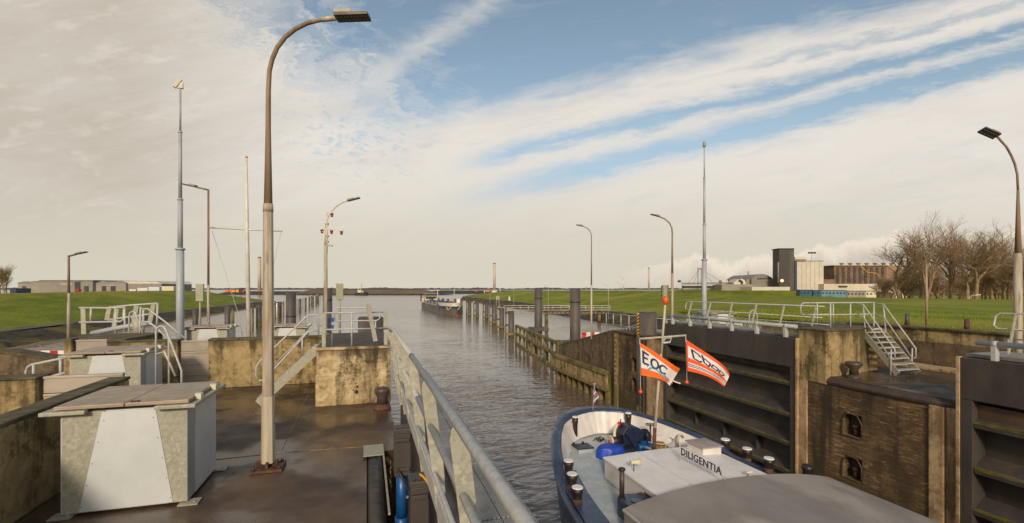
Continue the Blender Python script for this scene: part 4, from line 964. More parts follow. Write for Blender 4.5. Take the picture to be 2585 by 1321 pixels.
def frame_(t_, b, r, px, Y, y0):
    z = D(px, y0, Y).z
    for s_ in (-1,1):
        MB().bx(b.x-r*2.2,b.x+r*2.2,b.y+s_*r*1.25-.25,b.y+s_*r*1.25+.25,z-.6,z).build('collar_beam', M['darkgrey'], t_)
        MB().bar((b.x+s_*r*1.9,b.y-r,z-.05),(b.x+s_*r*1.9,b.y-r,z-4),.35,.35).build('collar_leg', M['darkgrey'], t_)
    MB().bar((b.x-r*2.1,b.y-r*1.2,z-.3),(b.x-r*3.1,b.y-r*1.3,z-1.7),.35,.35).build('brace', M['darkgrey'], t_)
t_, b, r = dolphin('tall round pile, the left of the two behind the open timber fender', 1359, 74, 19.5, 729, ring=753); frame_(t_, b, r, 1359, 74, 826)
t_, b, r = dolphin('thickest tall round pile, beside the red and white boards', 1452, 54, 26.5, 729, ring=762); frame_(t_, b, r, 1452, 54, 860)
dolphin('tall dark pile right of the tall rusty lamp post', 734.5, 60, 24, 738, mt='darkgrey', ring=798)
dolphin('tall dark pile directly behind the red signal lamp post', 827, 66, 22.5, 728.5, mt='darkgrey', ring=757)
dolphin('squat black pile behind the railed platform', 936, 22, 62, 803, mt='darkgrey')
t_, b, r = dolphin('squat dark pile with a yellow striped edge at the right pier head', 1632, 29.5, 49, 789, mt='darkgrey')
b2 = PU(1612,850,b.y-r*.8)
yb = thing('striped_marker', 'narrow yellow and black striped strip on the dark pile by the wing wall', 'marker strip', (b2.x,b2.y,.2))
x0 = D(1610.5,800,29.3-r)
MB().bar((x0.x,x0.y,D(0,850,29-r).z),(x0.x,x0.y,D(0,790,29-r).z),.09,.05).build('yellow_strip', M['yellow'], yb)
for i in range(7):
    z = D(0,846-i*8,29-r).z; MB().bar((x0.x-.052,x0.y-.03,z-.06),(x0.x+.052,x0.y-.03,z+.06),.02,.07).build('black_stripe', M['black'], yb)
# ================================================================== pile rows
right_p = [(1215,1280,628,905),(1117,1172,593,820),(1035,1088,562,768),(960,1003,543,715),(860,897,530,695),(778,815,520,680)]
k = 4.293
GR = 'steel piles in the row right of the channel'
for i, (a_, b_, y0, y1) in enumerate(right_p):
    px = 1000+(a_+b_)/2/k; w = (b_-a_)/k; yb_ = 640+y1/k; yt_ = 640+y0/k; Y = (EYE-WZ)*F/(yb_-CY)
    t_, b, r = dolphin('grey steel pile with a mossy foot, %s in the row right of the channel' % ORD[i], px, Y, w, yt_, group=GR)
    t_['category'] = 'pile'; t_.name = 'steel_pile'
    MB().bx(b.x-r*2.0,b.x-r*.8,b.y-.25,b.y+.25,-.9,-.5).build('side_beam', M['darkgrey'], t_); MB().bx(b.x-r*2.0,b.x-r*.8,b.y-.25,b.y+.25,-2.9,-2.6).build('side_beam', M['darkgrey'], t_)
    MB().bx(b.x-r*2.4,b.x+r*.8,b.y-r-.3,b.y-r-.02,WZ+.3,WZ+.75).build('low_waler', M['timber'], t_)
tim = [(1181,1197,600,890),(1087,1100,590,830),(1008,1021,563,770),(936,951,547,720),(835,850,530,690),(757,772,522,683)]
for i, (a_, b_, y0, y1) in enumerate(tim):
    px = 1000+(a_+b_)/2/k; w = (b_-a_)/k; yb_ = 640+y1/k; Y = (EYE-WZ)*F/(yb_-CY); b = D(px, 800, Y); r = w/2/F*Y; z = D(px,640+y0/k,Y).z
    t_ = thing('timber_pile', 'slim yellowish timber pile, %s in the row right of the channel' % ORD[i], 'pile', (b.x,b.y,WZ), 'timber piles in the row right of the channel')
    MB().cyl((b.x,b.y,-6.5),(b.x,b.y,z),r*1.05,r,10).build('pile_shaft', M['timber'], t_); MB().cyl((b.x,b.y,z),(b.x,b.y,z+.25),r*1.1,r*.9,10).build('pile_head', M['darkgrey' if i != 4 else 'white'], t_)
# piles behind the barge, far along the same row
for i, (px, yt_, Y) in enumerate(((1165,758,158),(1148,757,172),(1131,757,188),(1118,756,200),(1107,755,214),(1099,753,230))):
    t_, b, r = dolphin('distant dark pile %s behind the moored barge' % ('%s from the near end' % ORD[i]), px, Y, 6.5 - i*.3, yt_-2, mt='darkgrey', group='distant piles behind the barge', moss=False); t_['category'] = 'pile'; t_.name = 'steel_pile'
# left rows
left_p = [(488,500,779,5),(568,581,770,4),(648,659,771,3),(702,711.5,764,2)]
kk = 6.44
LP_ = [(179,265,455,735,.0),(688,775,455,760,0),(1042,1102,405,660,0),(1375,1420,355,555,0),(1475,1505,335,530,0),(1540,1565,322,500,0),(1590,1625,315,465,0),(1650,1675,308,445,0),(1690,1710,300,435,0)]
for i, (a_, b_, y0, y1, _) in enumerate(LP_):
    px = 540+(a_+b_)/2/kk; w = (b_-a_)/kk; yb_ = 700+y1/kk
    Y = {0:88,1:100}.get(i, (EYE-WZ)*F/(yb_-CY)); 
    t_, b, r = dolphin('dark steel pile, %s in the row left of the channel' % ORD[i], px, Y, w, 700+y0/kk, mt='darkgrey', group='steel piles in the row left of the channel'); t_['category'] = 'pile'; t_.name = 'steel_pile'
for i, (a_, b_, y0, Y) in enumerate(((285,330,535,85),(615,648,480,98),(985,1010,430,128),(1118,1142,410,140),(1345,1358,365,165),(1440,1452,345,190),(1575,1592,300,235),(1672,1690,290,280),(1722,1730,300,300))):
    px = 540+(a_+b_)/2/kk; b = D(px,780,Y); r = (b_-a_)/kk/2/F*Y; z = D(px,700+y0/kk,Y).z
    t_ = thing('timber_pile', 'slim brown timber pile, %s in the row left of the channel' % ORD[i], 'pile', (b.x,b.y,WZ), 'timber piles in the row left of the channel')
    MB().cyl((b.x,b.y,-6.5),(b.x,b.y,z),r*1.05,r,10).build('pile_shaft', M['timber'], t_); MB().cyl((b.x,b.y,z),(b.x,b.y,z+.3),r*1.1,r*.9,10).build('pile_head', M['white' if i in (6,7) else 'darkgrey'], t_)
p = D(493,808,86); t_ = thing('steel_pile', 'dark steel pile just right of the thick grey mast', 'pile', (p.x,p.y,WZ)); MB().cyl((p.x,p.y,-6),(p.x,p.y,D(0,779,86).z),.45).build('pile_shaft', M['darkgrey'], t_); MB().cyl((p.x,p.y,-5),(p.x,p.y,WZ+.6),.46).build('tide_mark', M['moss'], t_)
a_, b_ = D(700,765,150), D(694,808,150)
tag(MB().tube([D(698,812,130),D(699,766,130),D(691,765,130)],.22,8).build('white_hooked_post', M['white']), 'white hooked post among the left piles beside the tall lamp post', 'post')
# gangway from the right piles to the dike
w0, w1_ = D(1272,776,112), D(1540,783,112)
gw = thing('gangway', 'long pale lattice gangway from the pile row to the right grass bank', 'gangway', w0)
w0.z = w1_.z = -1.75; up_ = Vector((0,0,1))
MB().bar(w0,w1_,1.2,.15).build('deck', M['pole_rust'], gw)
for z in (.55,1.05): MB().tube([w0+up_*z,w1_+up_*z],.05,6).build('handrail', M['white'], gw)
MB().tube([w0-up_*.75,w1_-up_*.75],.06,6).build('bottom_chord', M['pole_rust'], gw)
tr = MB(); n = 26
for i in range(n):
    a_ = w0.lerp(w1_, i/n); b_ = w0.lerp(w1_, (i+1)/n)
    m_ = (a_+b_)/2; tr.bar(a_, m_-up_*.75,.07,.07); tr.bar(m_-up_*.75, b_,.07,.07)
tr.build('truss', M['pole_rust'], gw)
for i in range(0, 27, 2): p = w0.lerp(w1_, i/26); MB().cyl(p, p+up_*1.05,.04,.04,6).build('rail_post', M['white'], gw)
p = D(1379,800,113); MB().cyl((p.x,p.y,-6),(p.x,p.y,-2.0),.4).build('support_pile', M['timber'], gw)
p = D(1513,790,113); MB().cyl((p.x,p.y,-4.5),(p.x,p.y,-2.0),.4).build('support_pile', M['timber'], gw)
# signs and small lamps on the dike
p = D(1256.5,747,116); t_ = thing('square_sign', 'pale square sign on two posts above the right pile row', 'sign', (p.x,p.y,-3))
hs = MB().bx(p.x-.42,p.x+.42,p.y,p.y+.06,D(0,757,116).z,D(0,747.5,116).z).build('sign_plate', M['sigbox'], t_)
for s_ in (-.35,.35): MB().cyl((p.x+s_,p.y+.05,-3.5),(p.x+s_,p.y+.05,D(0,750,116).z),.06).build('post', M['sigbox'], t_)
p = D(1286,753,190); tag(MB().bx(p.x-.3,p.x+.3,p.y,p.y+.3,D(0,757,190).z-.4,D(0,749,190).z).build('small_cabinet', M['white']), 'tiny white cabinet on the grass dike right of the square sign', 'cabinet')
for i, (px, yt_, Y, dr) in enumerate(((1237,727,200,-1),(1297,723,170,-1),(1384,722,140,-1),(1536,721,112,-1),(1565,715,210,-1),(1575,701,230,-1))):
    b = D(px,760,Y); z1 = D(px,yt_,Y).z
    t_ = thing('lamp_post', 'distant slim lamp post on the right dike, %s from the left' % ('first' if i == 0 else ORD[i]), 'lamp post', (b.x,b.y,z1-7), 'distant lamp posts on the dike')
    MB().tube([(b.x,b.y,z1-8),(b.x,b.y,z1-.8),D(px-1.5,yt_+.7,Y),D(px-4,yt_-.2,Y),D(px-7,yt_-.6,Y)],[.09,.06,.05,.05,.05],6).build('pole', M['pole_pale'], t_)
    e = D(px-10,yt_-1.2,Y); lamp_h = MB().bar(D(px-7,yt_-.6,Y), e, .3,.12).build('lamp_head', M['sigbox'], t_)
p = D(2446,760,58); t_ = thing('street_lamp', 'small pale street lamp peeping over the grass below the bare trees', 'street lamp', (p.x,p.y,1))
MB().tube([(p.x,p.y,-1),D(2447,752,58),D(2452,747,58),D(2462,745.5,58)],.05,8).build('pole', M['sigbox'], t_); MB().bar(D(2461,745.5,58),D(2475,744.5,58),.2,.09).build('lamp_head', M['white_clean'], t_, bevel=.05)
# ================================================================== the ship in the lock
SV = 8.2
HB = [(16.85,0.0),(16.78,.45),(16.62,.85),(16.3,1.3),(15.9,1.62),(15.4,1.92),(14.8,2.25),(14.2,2.52),(13.7,2.72),(13.0,2.95),(12.5,3.07),(11.6,3.28),(11,3.38),(10,3.52),(8,3.62),(4,3.66),(-4,3.66),(-20,3.66)]
HR = [(16.85,-1.38),(16.3,-1.42),(15.4,-1.54),(14.8,-1.62),(13.7,-1.78),(12.95,-1.88),(12.55,-2.12),(11.5,-2.24),(8,-2.28),(-20,-2.28)]
HD = [(16.85,-2.15),(16,-2.18),(14.8,-2.28),(13.5,-2.38),(12,-2.42),(-20,-2.42)]
def ip(tb, u):
    for (a, x), (b, y) in zip(tb, tb[1:]):
        if b <= u <= a: return y + (x-y)*(u-b)/(a-b) if a > b else x
    return tb[0][1] if u > tb[0][0] else tb[-1][1]
ship = thing('cargo_barge', 'white and navy cargo ship bow in the lock, carrying the DILIGENTIA name letters', 'ship', (SV,10,WZ))
per = []                                          # (x offset sign*b, u)
us_ = [h[0] for h in HB]
fine_u = []
for a, b in zip(us_, us_[1:]):
    k_ = 3 if a > 12.0 else 2
    for i in range(k_): fine_u.append(a + (b-a)*i/k_)
fine_u.append(us_[-1])
def bb(u): return ip(HB, u)
left = [(-bb(u), u) for u in fine_u[::-1]]; right = [(bb(u), u) for u in fine_u[1:]]
per = left + right
def inset(o, u, d):                                # point moved inwards by d along the plan normal
    i = min(range(len(per)), key=lambda q: abs(per[q][0]-o)+abs(per[q][1]-u))
    a, b = per[max(i-1,0)], per[min(i+1,len(per)-1)]
    tx, ty = b[0]-a[0], b[1]-a[1]; l = math.hypot(tx, ty) or 1
    return o + ty/l*d, u - tx/l*d
mb = MB(); N_ = len(per)
levels = [(0,0),(.03,-.25),(.10,-.9),(.22,-1.9),(.34,-4.0)]
def hullp(i, l):
    o, u = per[i]; d, dz = levels[l]; fl = max(0, min(1, (u-11)/5))
    x, y = inset(o, u, d*(.15 + 2.6*fl*(1 if l else 0)))
    return (SV+x, y, ip(HR,u)+dz)
for l in range(len(levels)-1):
    o_ = len(mb.v)
    mb.add([hullp(i,l) for i in range(N_)] + [hullp(i,l+1) for i in range(N_)], [(i,N_+i,N_+i+1,i+1) for i in range(N_-1)], 0, True)
mb.build('hull', M['navy'], ship, fix=True)
mb = MB()
def cap(i, d, dz):
    o, u = per[i]; x, y = inset(o, u, d); return (SV+x, y, ip(HR,u)+dz)
cw = lambda u: .30 + .34*max(0,min(1,(u-15.6)/1.1)) if u > 12.9 else (.26 if u > 12.6 else .16)
rows = [[cap(i,-.03,-.04) for i in range(N_)],[cap(i,0,.03) for i in range(N_)],[cap(i,cw(per[i][1])*.5,.045) for i in range(N_)],[cap(i,cw(per[i][1]),.02) for i in range(N_)],[cap(i,cw(per[i][1]),-.03) for i in range(N_)]]
for a, b in zip(rows, rows[1:]): mb.add(a+b, [(i,i+1,N_+i+1,N_+i) for i in range(N_-1)], 0, True)
mb.build('bulwark_cap', M['navy'], ship, fix=True)
mb = MB(); ii = [i for i in range(N_) if per[i][1] > 12.75]
a = [cap(i,cw(per[i][1])-.03,-.02) for i in ii]
def dk(i, d):
    o, u = per[i]; x, y = inset(o, u, d); return (SV+x, y, ip(HD,u)+.0)
b = [dk(i, cw(per[i][1])+.30*max(0,min(1,(per[i][1]-13)/2))) for i in ii]
mb.add(a+b, [(k_,k_+1,len(ii)+k_+1,len(ii)+k_) for k_ in range(len(ii)-1)], 0, True)
mb.build('bulwark_inside', M['white'], ship)
mb = MB()
L2 = [dk(i, .1) for i in range(len(left))][:]; R2 = [dk(i,.1) for i in range(N_-1, len(left)-2, -1)]
n = min(len(L2), len(R2))
mb.add(L2[:n]+R2[:n], [(k_,n+k_,n+k_+1,k_+1) for k_ in range(n-1)], 0, False)
mb.build('foredeck', M['deck'], ship)
# forecastle trunk with white roof
RX0, RX1, RU0, RU1, RZ = 6.75, 10.3, 9.75, 12.7, -1.80
DZ = -2.41
rf = MB()
def roofz(x): f = (x-(RX0+RX1)/2)/((RX1-RX0)/2); return RZ + .06*(1-f*f)
rf.grid(lambda a, b: (RX0-.03+(RX1-RX0+.06)*a, RU0+(RU1-RU0)*b, roofz(RX0+(RX1-RX0)*a)), 12, 2)
rf.ext([(RX0-.03,RU1,RZ-.06),(RX1+.03,RU1,RZ-.06),(RX1+.03,RU1,RZ),(8.5,RU1,RZ+.05),(RX0-.03,RU1,RZ)],(0,.03,0))
rf.bx(RX0-.035,RX0-.01,RU0,RU1,RZ-.05,RZ+.004); rf.bx(RX1+.01,RX1+.035,RU0,RU1,RZ-.05,RZ+.004)
rfo = rf.build('cabin_roof', M['white_clean'], ship)
for x in (7.82, 8.95):
    s_ = MB(); s_.bx(x,x+.05,RU0,RU1,roofz(x)-.02,roofz(x)+.018); s_.build('roof_seam', M['white'], rfo)
cw_ = MB(); cw_.bx(RX0,RX1,RU0+.01,RU1-.01,DZ,RZ-.03); cwo = cw_.build('cabin_wall', M['white'], ship, bevel=.02)
wd = MB(); wd.bx(RX0-.02,RX0-.003,9.9,10.55,-2.28,-1.93); wo = wd.build('window_frame', M['darkgrey'], ship, bevel=.01)
wd = MB(); wd.bx(RX0-.026,RX0-.021,9.95,10.5,-2.24,-1.97); wd.build('window_glass', M['glass'], wo)
MB().tube([(RX0-.02,RU1-.05,DZ+.02),(RX0-.02,RU0,DZ+.02)],.02,6).build('deck_coaming', M['white'], ship)
# companion box
cb_ = MB(); cb_.bx(9.62,10.28,11.92,12.66,RZ,-1.58); cbo = cb_.build('hatch_box', M['white'], ship, bevel=.01)
MB().bx(9.57,10.33,11.87,12.72,-1.58,-1.545).build('hatch_box_lid', M['hatch'], cbo, bevel=.01)
# name letters
def text_mesh(body, size, ex):
    c = bpy.data.curves.new('t', 'FONT'); c.body = body; c.size = size; c.extrude = ex; c.resolution_u = 3; c.align_x = 'CENTER'; c.offset = size*.012; c.space_character = 1.05
    o = bpy.data.objects.new('t', c); COL.objects.link(o); bpy.context.view_layer.update()
    dg = bpy.context.evaluated_depsgraph_get(); me = bpy.data.meshes.new_from_object(o.evaluated_get(dg))
    bpy.data.objects.remove(o); vs_ = [v.co.copy() for v in me.vertices]; fs = [list(p.vertices) for p in me.polygons]
    return vs_, fs
vs_, fs = text_mesh('DILIGENTIA', .27, .006)
w_ = max(v.x for v in vs_) - min(v.x for v in vs_); L1 = 1.62
nb = thing('name_board', 'black DILIGENTIA letters between two posts on the white ship roof', 'name letters', (8.62,10.9,RZ))
n0 = Vector((8.62, 11.62, -1.50)); n1 = Vector((8.62, 10.0, -1.50))
tx = MB(); tx.add([(8.62 + v.z, n0.y + (n1.y-n0.y)*((v.x+w_/2)/w_), -1.53 + v.y*1.0) for v in vs_], fs)
tx.build('letters', M['black'], nb)
MB().tube([(8.62,11.66,-1.545),(8.62,9.96,-1.545)],.008,6).tube([(8.62,11.66,-1.285),(8.62,9.96,-1.285)],.006,6).build('letter_rail', M['galv_fine'], nb)
for u in (11.66, 9.96): MB().cyl((8.62,u,RZ),(8.62,u,-1.22),.012,.012,8).build('post', M['galv_fine'], nb)
# horns on the roof
for (px, py, lab) in ((1600,1190,'white horn loudspeaker near the left front of the white ship roof'),(1888,1205,'small white fitting at the right rear of the white ship roof')):
    p = G(px, py, RZ+.02); t_ = thing('deck_horn', lab, 'horn', p)
    hgt = .22 if px < 1700 else .1
    MB().cyl(p, p+Vector((0,0,hgt)), .012).build('stand', M['rust'], t_)
    q_ = p+Vector((0,0,hgt)); s_ = 1 if px < 1700 else .6
    MB().tube([q_+Vector((-.10*s_,0,.03)), q_+Vector((-.02,0,.03)), q_+Vector((.10*s_,-.02,.03)), q_+Vector((.17*s_,-.03,.03))],[.055*s_,.05*s_,.075*s_,.095*s_],14).build('horn_bell', M['cream'], t_)
# bollards of the ship
def sboll(label, px, py, z, r=.135, h=.62, group='white-topped bollards on the ship deck', lean=0):
    p = G(px, py, z); t_ = thing('deck_bollard', label, 'bollard', (p.x,p.y,z-h), group)
    MB().lathe((p.x,p.y,z-h),[(r*.86,0),(r*.86,h*.55),(r*.92,h*.7),(r*1.05,h*.78),(r*1.05,h-.03)],18).build('bollard_shaft', M['black'], t_)
    MB().lathe((p.x,p.y,z-.03),[(r*1.08,0),(r*1.08,.02),(r*.98,.035)],18).build('white_top', M['white_clean'], t_)
    if h < .8: MB().lathe((p.x,p.y,z-h*.78),[(r*.89,0),(r*.89,h*.3)],18).build('rusty_patch', M['rust'], t_)
sb_z = -1.78
for i, (px, py) in enumerate(((1435.5,1162),(1444.5,1195),(1457.5,1229))): sboll('white-topped bollard on the left ship rail, %s from the bow' % ('first','second','third')[i], px, py, sb_z)
for i, (px, py) in enumerate(((1831,1108.5),(1886,1131.5),(1941,1156))): sboll('white-topped bollard on the right ship rail, %s from the bow' % ('first','second','third')[i], px, py, sb_z)
sboll('tall thin white-topped bollard inside the left bow bulwark', 1452, 1052, -1.38, .10, .85)
sboll('tall thin white-topped bollard inside the right bow bulwark', 1586, 1042, -1.36, .11, .9)
p = G(2039,1174,-1.75); tag(MB().lathe((p.x,p.y,-2.4),[(.14,0),(.13,.2),(.13,.5),(.16,.55),(.15,.64)],16).build('deck_bollard', M['black']), 'black bollard on the ship rail against the brick pier', 'bollard')
# side deck plinths under the bollards and low rails
for sd_ in (-1, 1):
    seat = MB(); us2 = [9.9 + .31*k_ for k_ in range(11)]
    a = [(SV+sd_*(bb(u)-.16), u, -2.2) for u in us2]; b = [(SV+sd_*(bb(u)-.72), u, -2.2) for u in us2]; c = [(SV+sd_*(bb(u)-.74), u, -2.42) for u in us2]; n = len(us2)
    seat.add(a+b+c, [(k_,k_+1,n+k_+1,n+k_) for k_ in range(n-1)]+[(n+k_,n+k_+1,2*n+k_+1,2*n+k_) for k_ in range(n-1)]+[(0,n,2*n),(n-1,2*n-1,3*n-1)], 0, False)
    seat.build('bollard_seat', M['navy'], ship)
MB().bx(10.36,11.75,-6,12.6,-2.42,-2.36).build('side_deck', M['navy_dark'], ship)
# entrance casing in front of the hold, exhaust post
ec = MB(); ec.prism([(5.95,9.3),(6.74,9.3),(6.74,10.55),(6.2,10.75),(5.95,10.55)], -2.42, -1.98); eco = ec.build('deck_casing', M['navy'], ship, bevel=.05)
cc = G(1606,1264,-1.97); MB().cyl((cc.x,cc.y,-1.98),(cc.x,cc.y,-1.965),.13,.13,20).build('porthole', M['glass'], eco)
for px, py in ((1617,1246),(1638,1262)): c2 = G(px,py,-1.97); MB().bx(c2.x-.07,c2.x+.07,c2.y-.035,c2.y+.035,-1.979,-1.96).build('ventilation_slot', M['rust'], eco)
ep = G(1570,1290,-2.3); th_ = thing('exhaust_post', 'black metal chimney post with a cap beside the white cabin wall of the ship', 'chimney', (ep.x,ep.y,-2.4))
MB().lathe((ep.x,ep.y,-2.4),[(.10,0),(.10,.45)],16).build('socket', M['black'], th_)
MB().cyl((ep.x,ep.y,-1.95),(ep.x,ep.y,-1.30),.062,.062,16).build('pipe', M['rust_dark'], th_)
MB().lathe((ep.x,ep.y,-1.30),[(.065,0),(.09,.01),(.08,.06),(.02,.08)],12).build('cap', M['black'], th_)
# grey arched hatch cover
hx0, hx1, hu = 5.55, 11.6, 9.5
hz = lambda a: -1.74 + .34*(1-(2*a-1)**2)**.9
hc = MB(); hc.grid(lambda a, b: (hx0+(hx1-hx0)*a, hu-30*b, hz(a)), 24, 2)
hc.grid(lambda a, b: (hx0+(hx1-hx0)*a, hu+.004, hz(a) + (-2.42-hz(a))*b), 24, 1)
hc.bx(hx0-.0,hx0+.03,hu-30,hu,-2.4,-1.745); hc.bx(hx1-.03,hx1,hu-30,hu,-2.4,-1.745)
hco = hc.build('hatch_cover', M['hatch'], ship)
MB().grid(lambda a, b: (hx0+(hx1-hx0)*a, hu-3.6-.05*b, hz(a)+.008), 24, 1).build('cover_seam', M['rust_dark'], hco)
MB().bx(hx0-.05,hx0-.005,hu-30,hu,-1.80,-1.745).build('cover_edge', M['galv_fine'], hco)
# ---- mast with crossbar, floodlight, flags
YM = 15.0
def m_(px, py, Y=YM): return D(px, py, Y)
ms = thing('ship_mast', 'slim leaning ship mast with a crossbar holding two orange flags', 'mast', m_(1651,1150))
MB().tube([m_(1651,1150),m_(1653,1080)],.055,12).build('mast_foot', M['rust'], ms)
MB().tube([m_(1653,1085),m_(1661,985),m_(1669,893)],[.048,.04,.036],12).build('mast_tube', M['pole_pale'], ms)
MB().tube([m_(1669.5,895),m_(1679,770)],.036,10).build('top_tube', M['pole_pale'], ms)
MB().tube([m_(1613,856),m_(1732,847)],.032,8).build('crossbar', M['pole_pale'], ms)
tag(MB().ball(m_(1680,758.5), .115, 14, 0, (.85,.85,1.25)).build('orange_ball', M['orange']), 'orange oval ball on top of the ship mast', 'ball')
fl = thing('floodlight', 'small square floodlight hanging under the mast crossbar', 'floodlight', m_(1685,860))
MB().ext([m_(1675,868,YM-.1),m_(1692,866,YM-.1),m_(1697,852,YM),m_(1680,853,YM)],(0,.06,.03)).build('housing', M['galv_fine'], fl, bevel=.008)
MB().ext([m_(1677.5,862,YM-.11),m_(1691,861,YM-.11),m_(1694.5,854,YM-.03),m_(1681.5,855,YM-.03)],(0,.01,.0)).build('lamp_glass', M['glass'], fl)
for i, (a_, b_, lab) in enumerate(((( 1615,858),(1617,984),'left'),((1731,849),(1734,960),'right'))):
    t_ = thing('flag_line', 'vertical line with an orange ball below the %s flag' % lab, 'flag line', m_(*a_))
    MB().tube([m_(*a_),m_(*b_)],.011,6).build('line', M['white'], t_)
    c = m_(b_[0],b_[1]+5); MB().ball(c,.06,12).build('ball_weight', M['orange'], t_); MB().cyl(c+Vector((0,0,.05)),c+Vector((0,0,.12)),.03,.012).build('ball_neck', M['orange'], t_)
def bez(pts, s):
    pts = [Vector((*p,0)) for p in pts]
    while len(pts) > 1: pts = [a.lerp(b, s) for a, b in zip(pts, pts[1:])]
    return pts[0]
def flagfn(topc, botc, amp=.10, ph=0.0):
    def f(s, q, o=0.0):
        a = bez(topc, s); b = bez(botc, s); p = a.lerp(b, q)
        d = YM - .14 + amp*math.sin(s*7+ph+q*1.2)*s + o
        return D(p.x, p.y, d)
    return f
F1 = flagfn([(1616,866),(1650,884),(1688,916),(1717,931)], [(1619,948),(1650,952),(1678,957),(1690,974)], .12)
F2 = flagfn([(1732.5,858),(1768,882),(1812,908),(1838,926),(1842,948)], [(1735,937),(1770,943),(1800,952),(1815,968),(1829,976)], .12, .8)
flm = {}
def cloth(name, c):
    m = mat(name, c, tuple(q*.92 for q in c), 6, .8, .05); t = m.node_tree; b = t.nodes['Principled BSDF']; b.inputs['Subsurface Weight'].default_value = 0
    return m
fO = cloth('flag_orange', C(236,106,32)); fR = cloth('flag_red_orange', C(232,86,32)); fW = cloth('flag_white', C(222,216,210)); fN = cloth('flag_navy', C(28,48,84)); fT = cloth('flag_teal', C(60,168,192)); fB = cloth('flag_pale', C(150,160,196))
def ribbon(mb, fn, pts, w, mi=0, off=.016, ar=.75):
    """stroke of width w along (s,q) points laid on both faces of the cloth"""
    pts = [(p_[0]+(q_[0]-p_[0])*k_/6, p_[1]+(q_[1]-p_[1])*k_/6) for p_, q_ in zip(pts, pts[1:]) for k_ in range(6)] + [pts[-1]] if len(pts) < 12 else pts
    for o in (-off, off):
        P_ = []
        for i, (s, q) in enumerate(pts):
            a = pts[max(i-1,0)]; b = pts[min(i+1,len(pts)-1)]
            tx, ty = b[0]-a[0], (b[1]-a[1])*ar; l = math.hypot(tx, ty) or 1
            nx, ny = -ty/l*w/2, tx/l*w/2/ar
            ww = 1.0
            P_.append((fn(s+nx, q+ny, o), fn(s-nx, q-ny, o)))
        vs_ = [v for p in P_ for v in p]
        mb.add(vs_, [(2*i,2*i+1,2*i+3,2*i+2) for i in range(len(pts)-1)], mi)
f1 = thing('flag', 'ragged white and orange flag reading EOC with a pale blue wave, left on the mast', 'flag', F1(0,0))
mb = MB(); mb.grid(lambda a, b: F1(a, b), 90, 100, mi=lambda a, b: (1 if (b < .13+.15*a or b > .76 - .02*a) and not (a > .86 and b > .25) else 0)); mb.build('cloth', [fW, fO], f1)
lt = MB()
E_ = lambda pts, w=.052: ribbon(lt, F1, pts, w)
E_([(.07,.20),(.07,.60)]); E_([(.045,.22),(.21,.26)],.05); E_([(.07,.40),(.19,.41)],.045); E_([(.07,.59),(.21,.60)],.05)
cir = lambda cx, cy, rx, ry, a0, a1, n=18: [(cx+rx*math.cos(R(a0+(a1-a0)*i/n)), cy+ry*math.sin(R(a0+(a1-a0)*i/n))) for i in range(n+1)]
E_(cir(.37,.46,.095,.17,0,360)); E_(cir(.62,.50,.11,.17,40,320))
lt.build('letters', fN, f1)
wv = MB(); ribbon(wv, F1, [(.20,.76),(.28,.66),(.40,.64),(.55,.72),(.68,.84),(.74,.90)], .045); ribbon(wv, F1, [(.17,.68),(.22,.58),(.30,.55)], .02); ribbon(wv, F1, [(.55,.60),(.68,.72),(.80,.80),(.92,.86)], .03)
wv.build('wave_emblem', fT, f1)
tl = MB(); e_ = F1(.97,.86); tl.grid(lambda a, b: D(1690+8*math.sin(a*2.2)-6*a*a+5*b*(1-a), 958+16*a, YM+.05+.05*a), 8, 2); tl.build('torn_strip', fO, f1)
tl = MB(); tl.grid(lambda a, b: D(1694+24*a, 955+12*a**.6+3*b, YM+.1), 8, 1); tl.build('torn_strip', fW, f1)
f2 = thing('flag', 'orange, white and navy striped flag with outlined block letters, right on the mast', 'flag', F2(0,0))
def m2(a, b):
    if a < .02: return 1
    if b < .16 - .02*a: return 1
    if b < .55: return 0
    if b < .70: return 1
    if b < .735: return 0
    if b < .765: return 2
    if b < .80: return 0
    if b < .83: return 2
    if b < .865: return 0
    return 1
mb = MB(); mb.grid(lambda a, b: F2(a, b), 40, 100, mi=m2); mb.build('cloth', [fW, fR, fN], f2)
lt = MB()
def bl_(pts, w=.034): ribbon(lt, F2, pts, w)
bl_([(.25,.33),(.21,.26),(.09,.22),(.13,.50),(.25,.52),(.27,.46)]); bl_([(.27,.20),(.32,.47),(.42,.52),(.44,.36),(.33,.30),(.29,.30)]); bl_([(.49,.34),(.63,.36),(.61,.50),(.47,.48),(.49,.34)]); bl_([(.67,.36),(.83,.40),(.77,.53),(.66,.50),(.67,.36)])
lt.build('letters', fN, f2)
# bow flag
bf = thing('bow_flag', 'small blue and white flag with red marks on the bow staff of the ship', 'flag', D(1496,1046,17.9))
MB().tube([D(1496,1046,17.9),D(1500.5,970,17.9)],.014,6).build('staff', M['pole_pale'], bf); MB().cyl(D(1500.5,971,17.9),D(1500.5,968.5,17.9),.05).build('staff_cap', M['pole_pale'], bf)
fm = lambda s, q, o=0: D(1501 + 12*math.sin(q*3.0)*s - 3*q, 975+3*s*12*.3 + q*33 - s*2, 17.85+.06*math.sin(q*6+s*5)+o)
mb = MB(); mb.grid(lambda a, b: fm(a, b), 10, 16, mi=lambda a, b: (1 if int((b*1.2+a*1.1)*4) % 2 else 0)); mb.build('cloth', [cloth('flag_pale_white', C(214,212,220)), cloth('flag_slate', C(92,108,150))], bf)
mb = MB(); 
for s, q in ((.55,.42),(.6,.56),(.3,.7)): mb.ball(fm(s, q, -.02), .035, 8)
mb.build('red_marks', M['red'], bf)
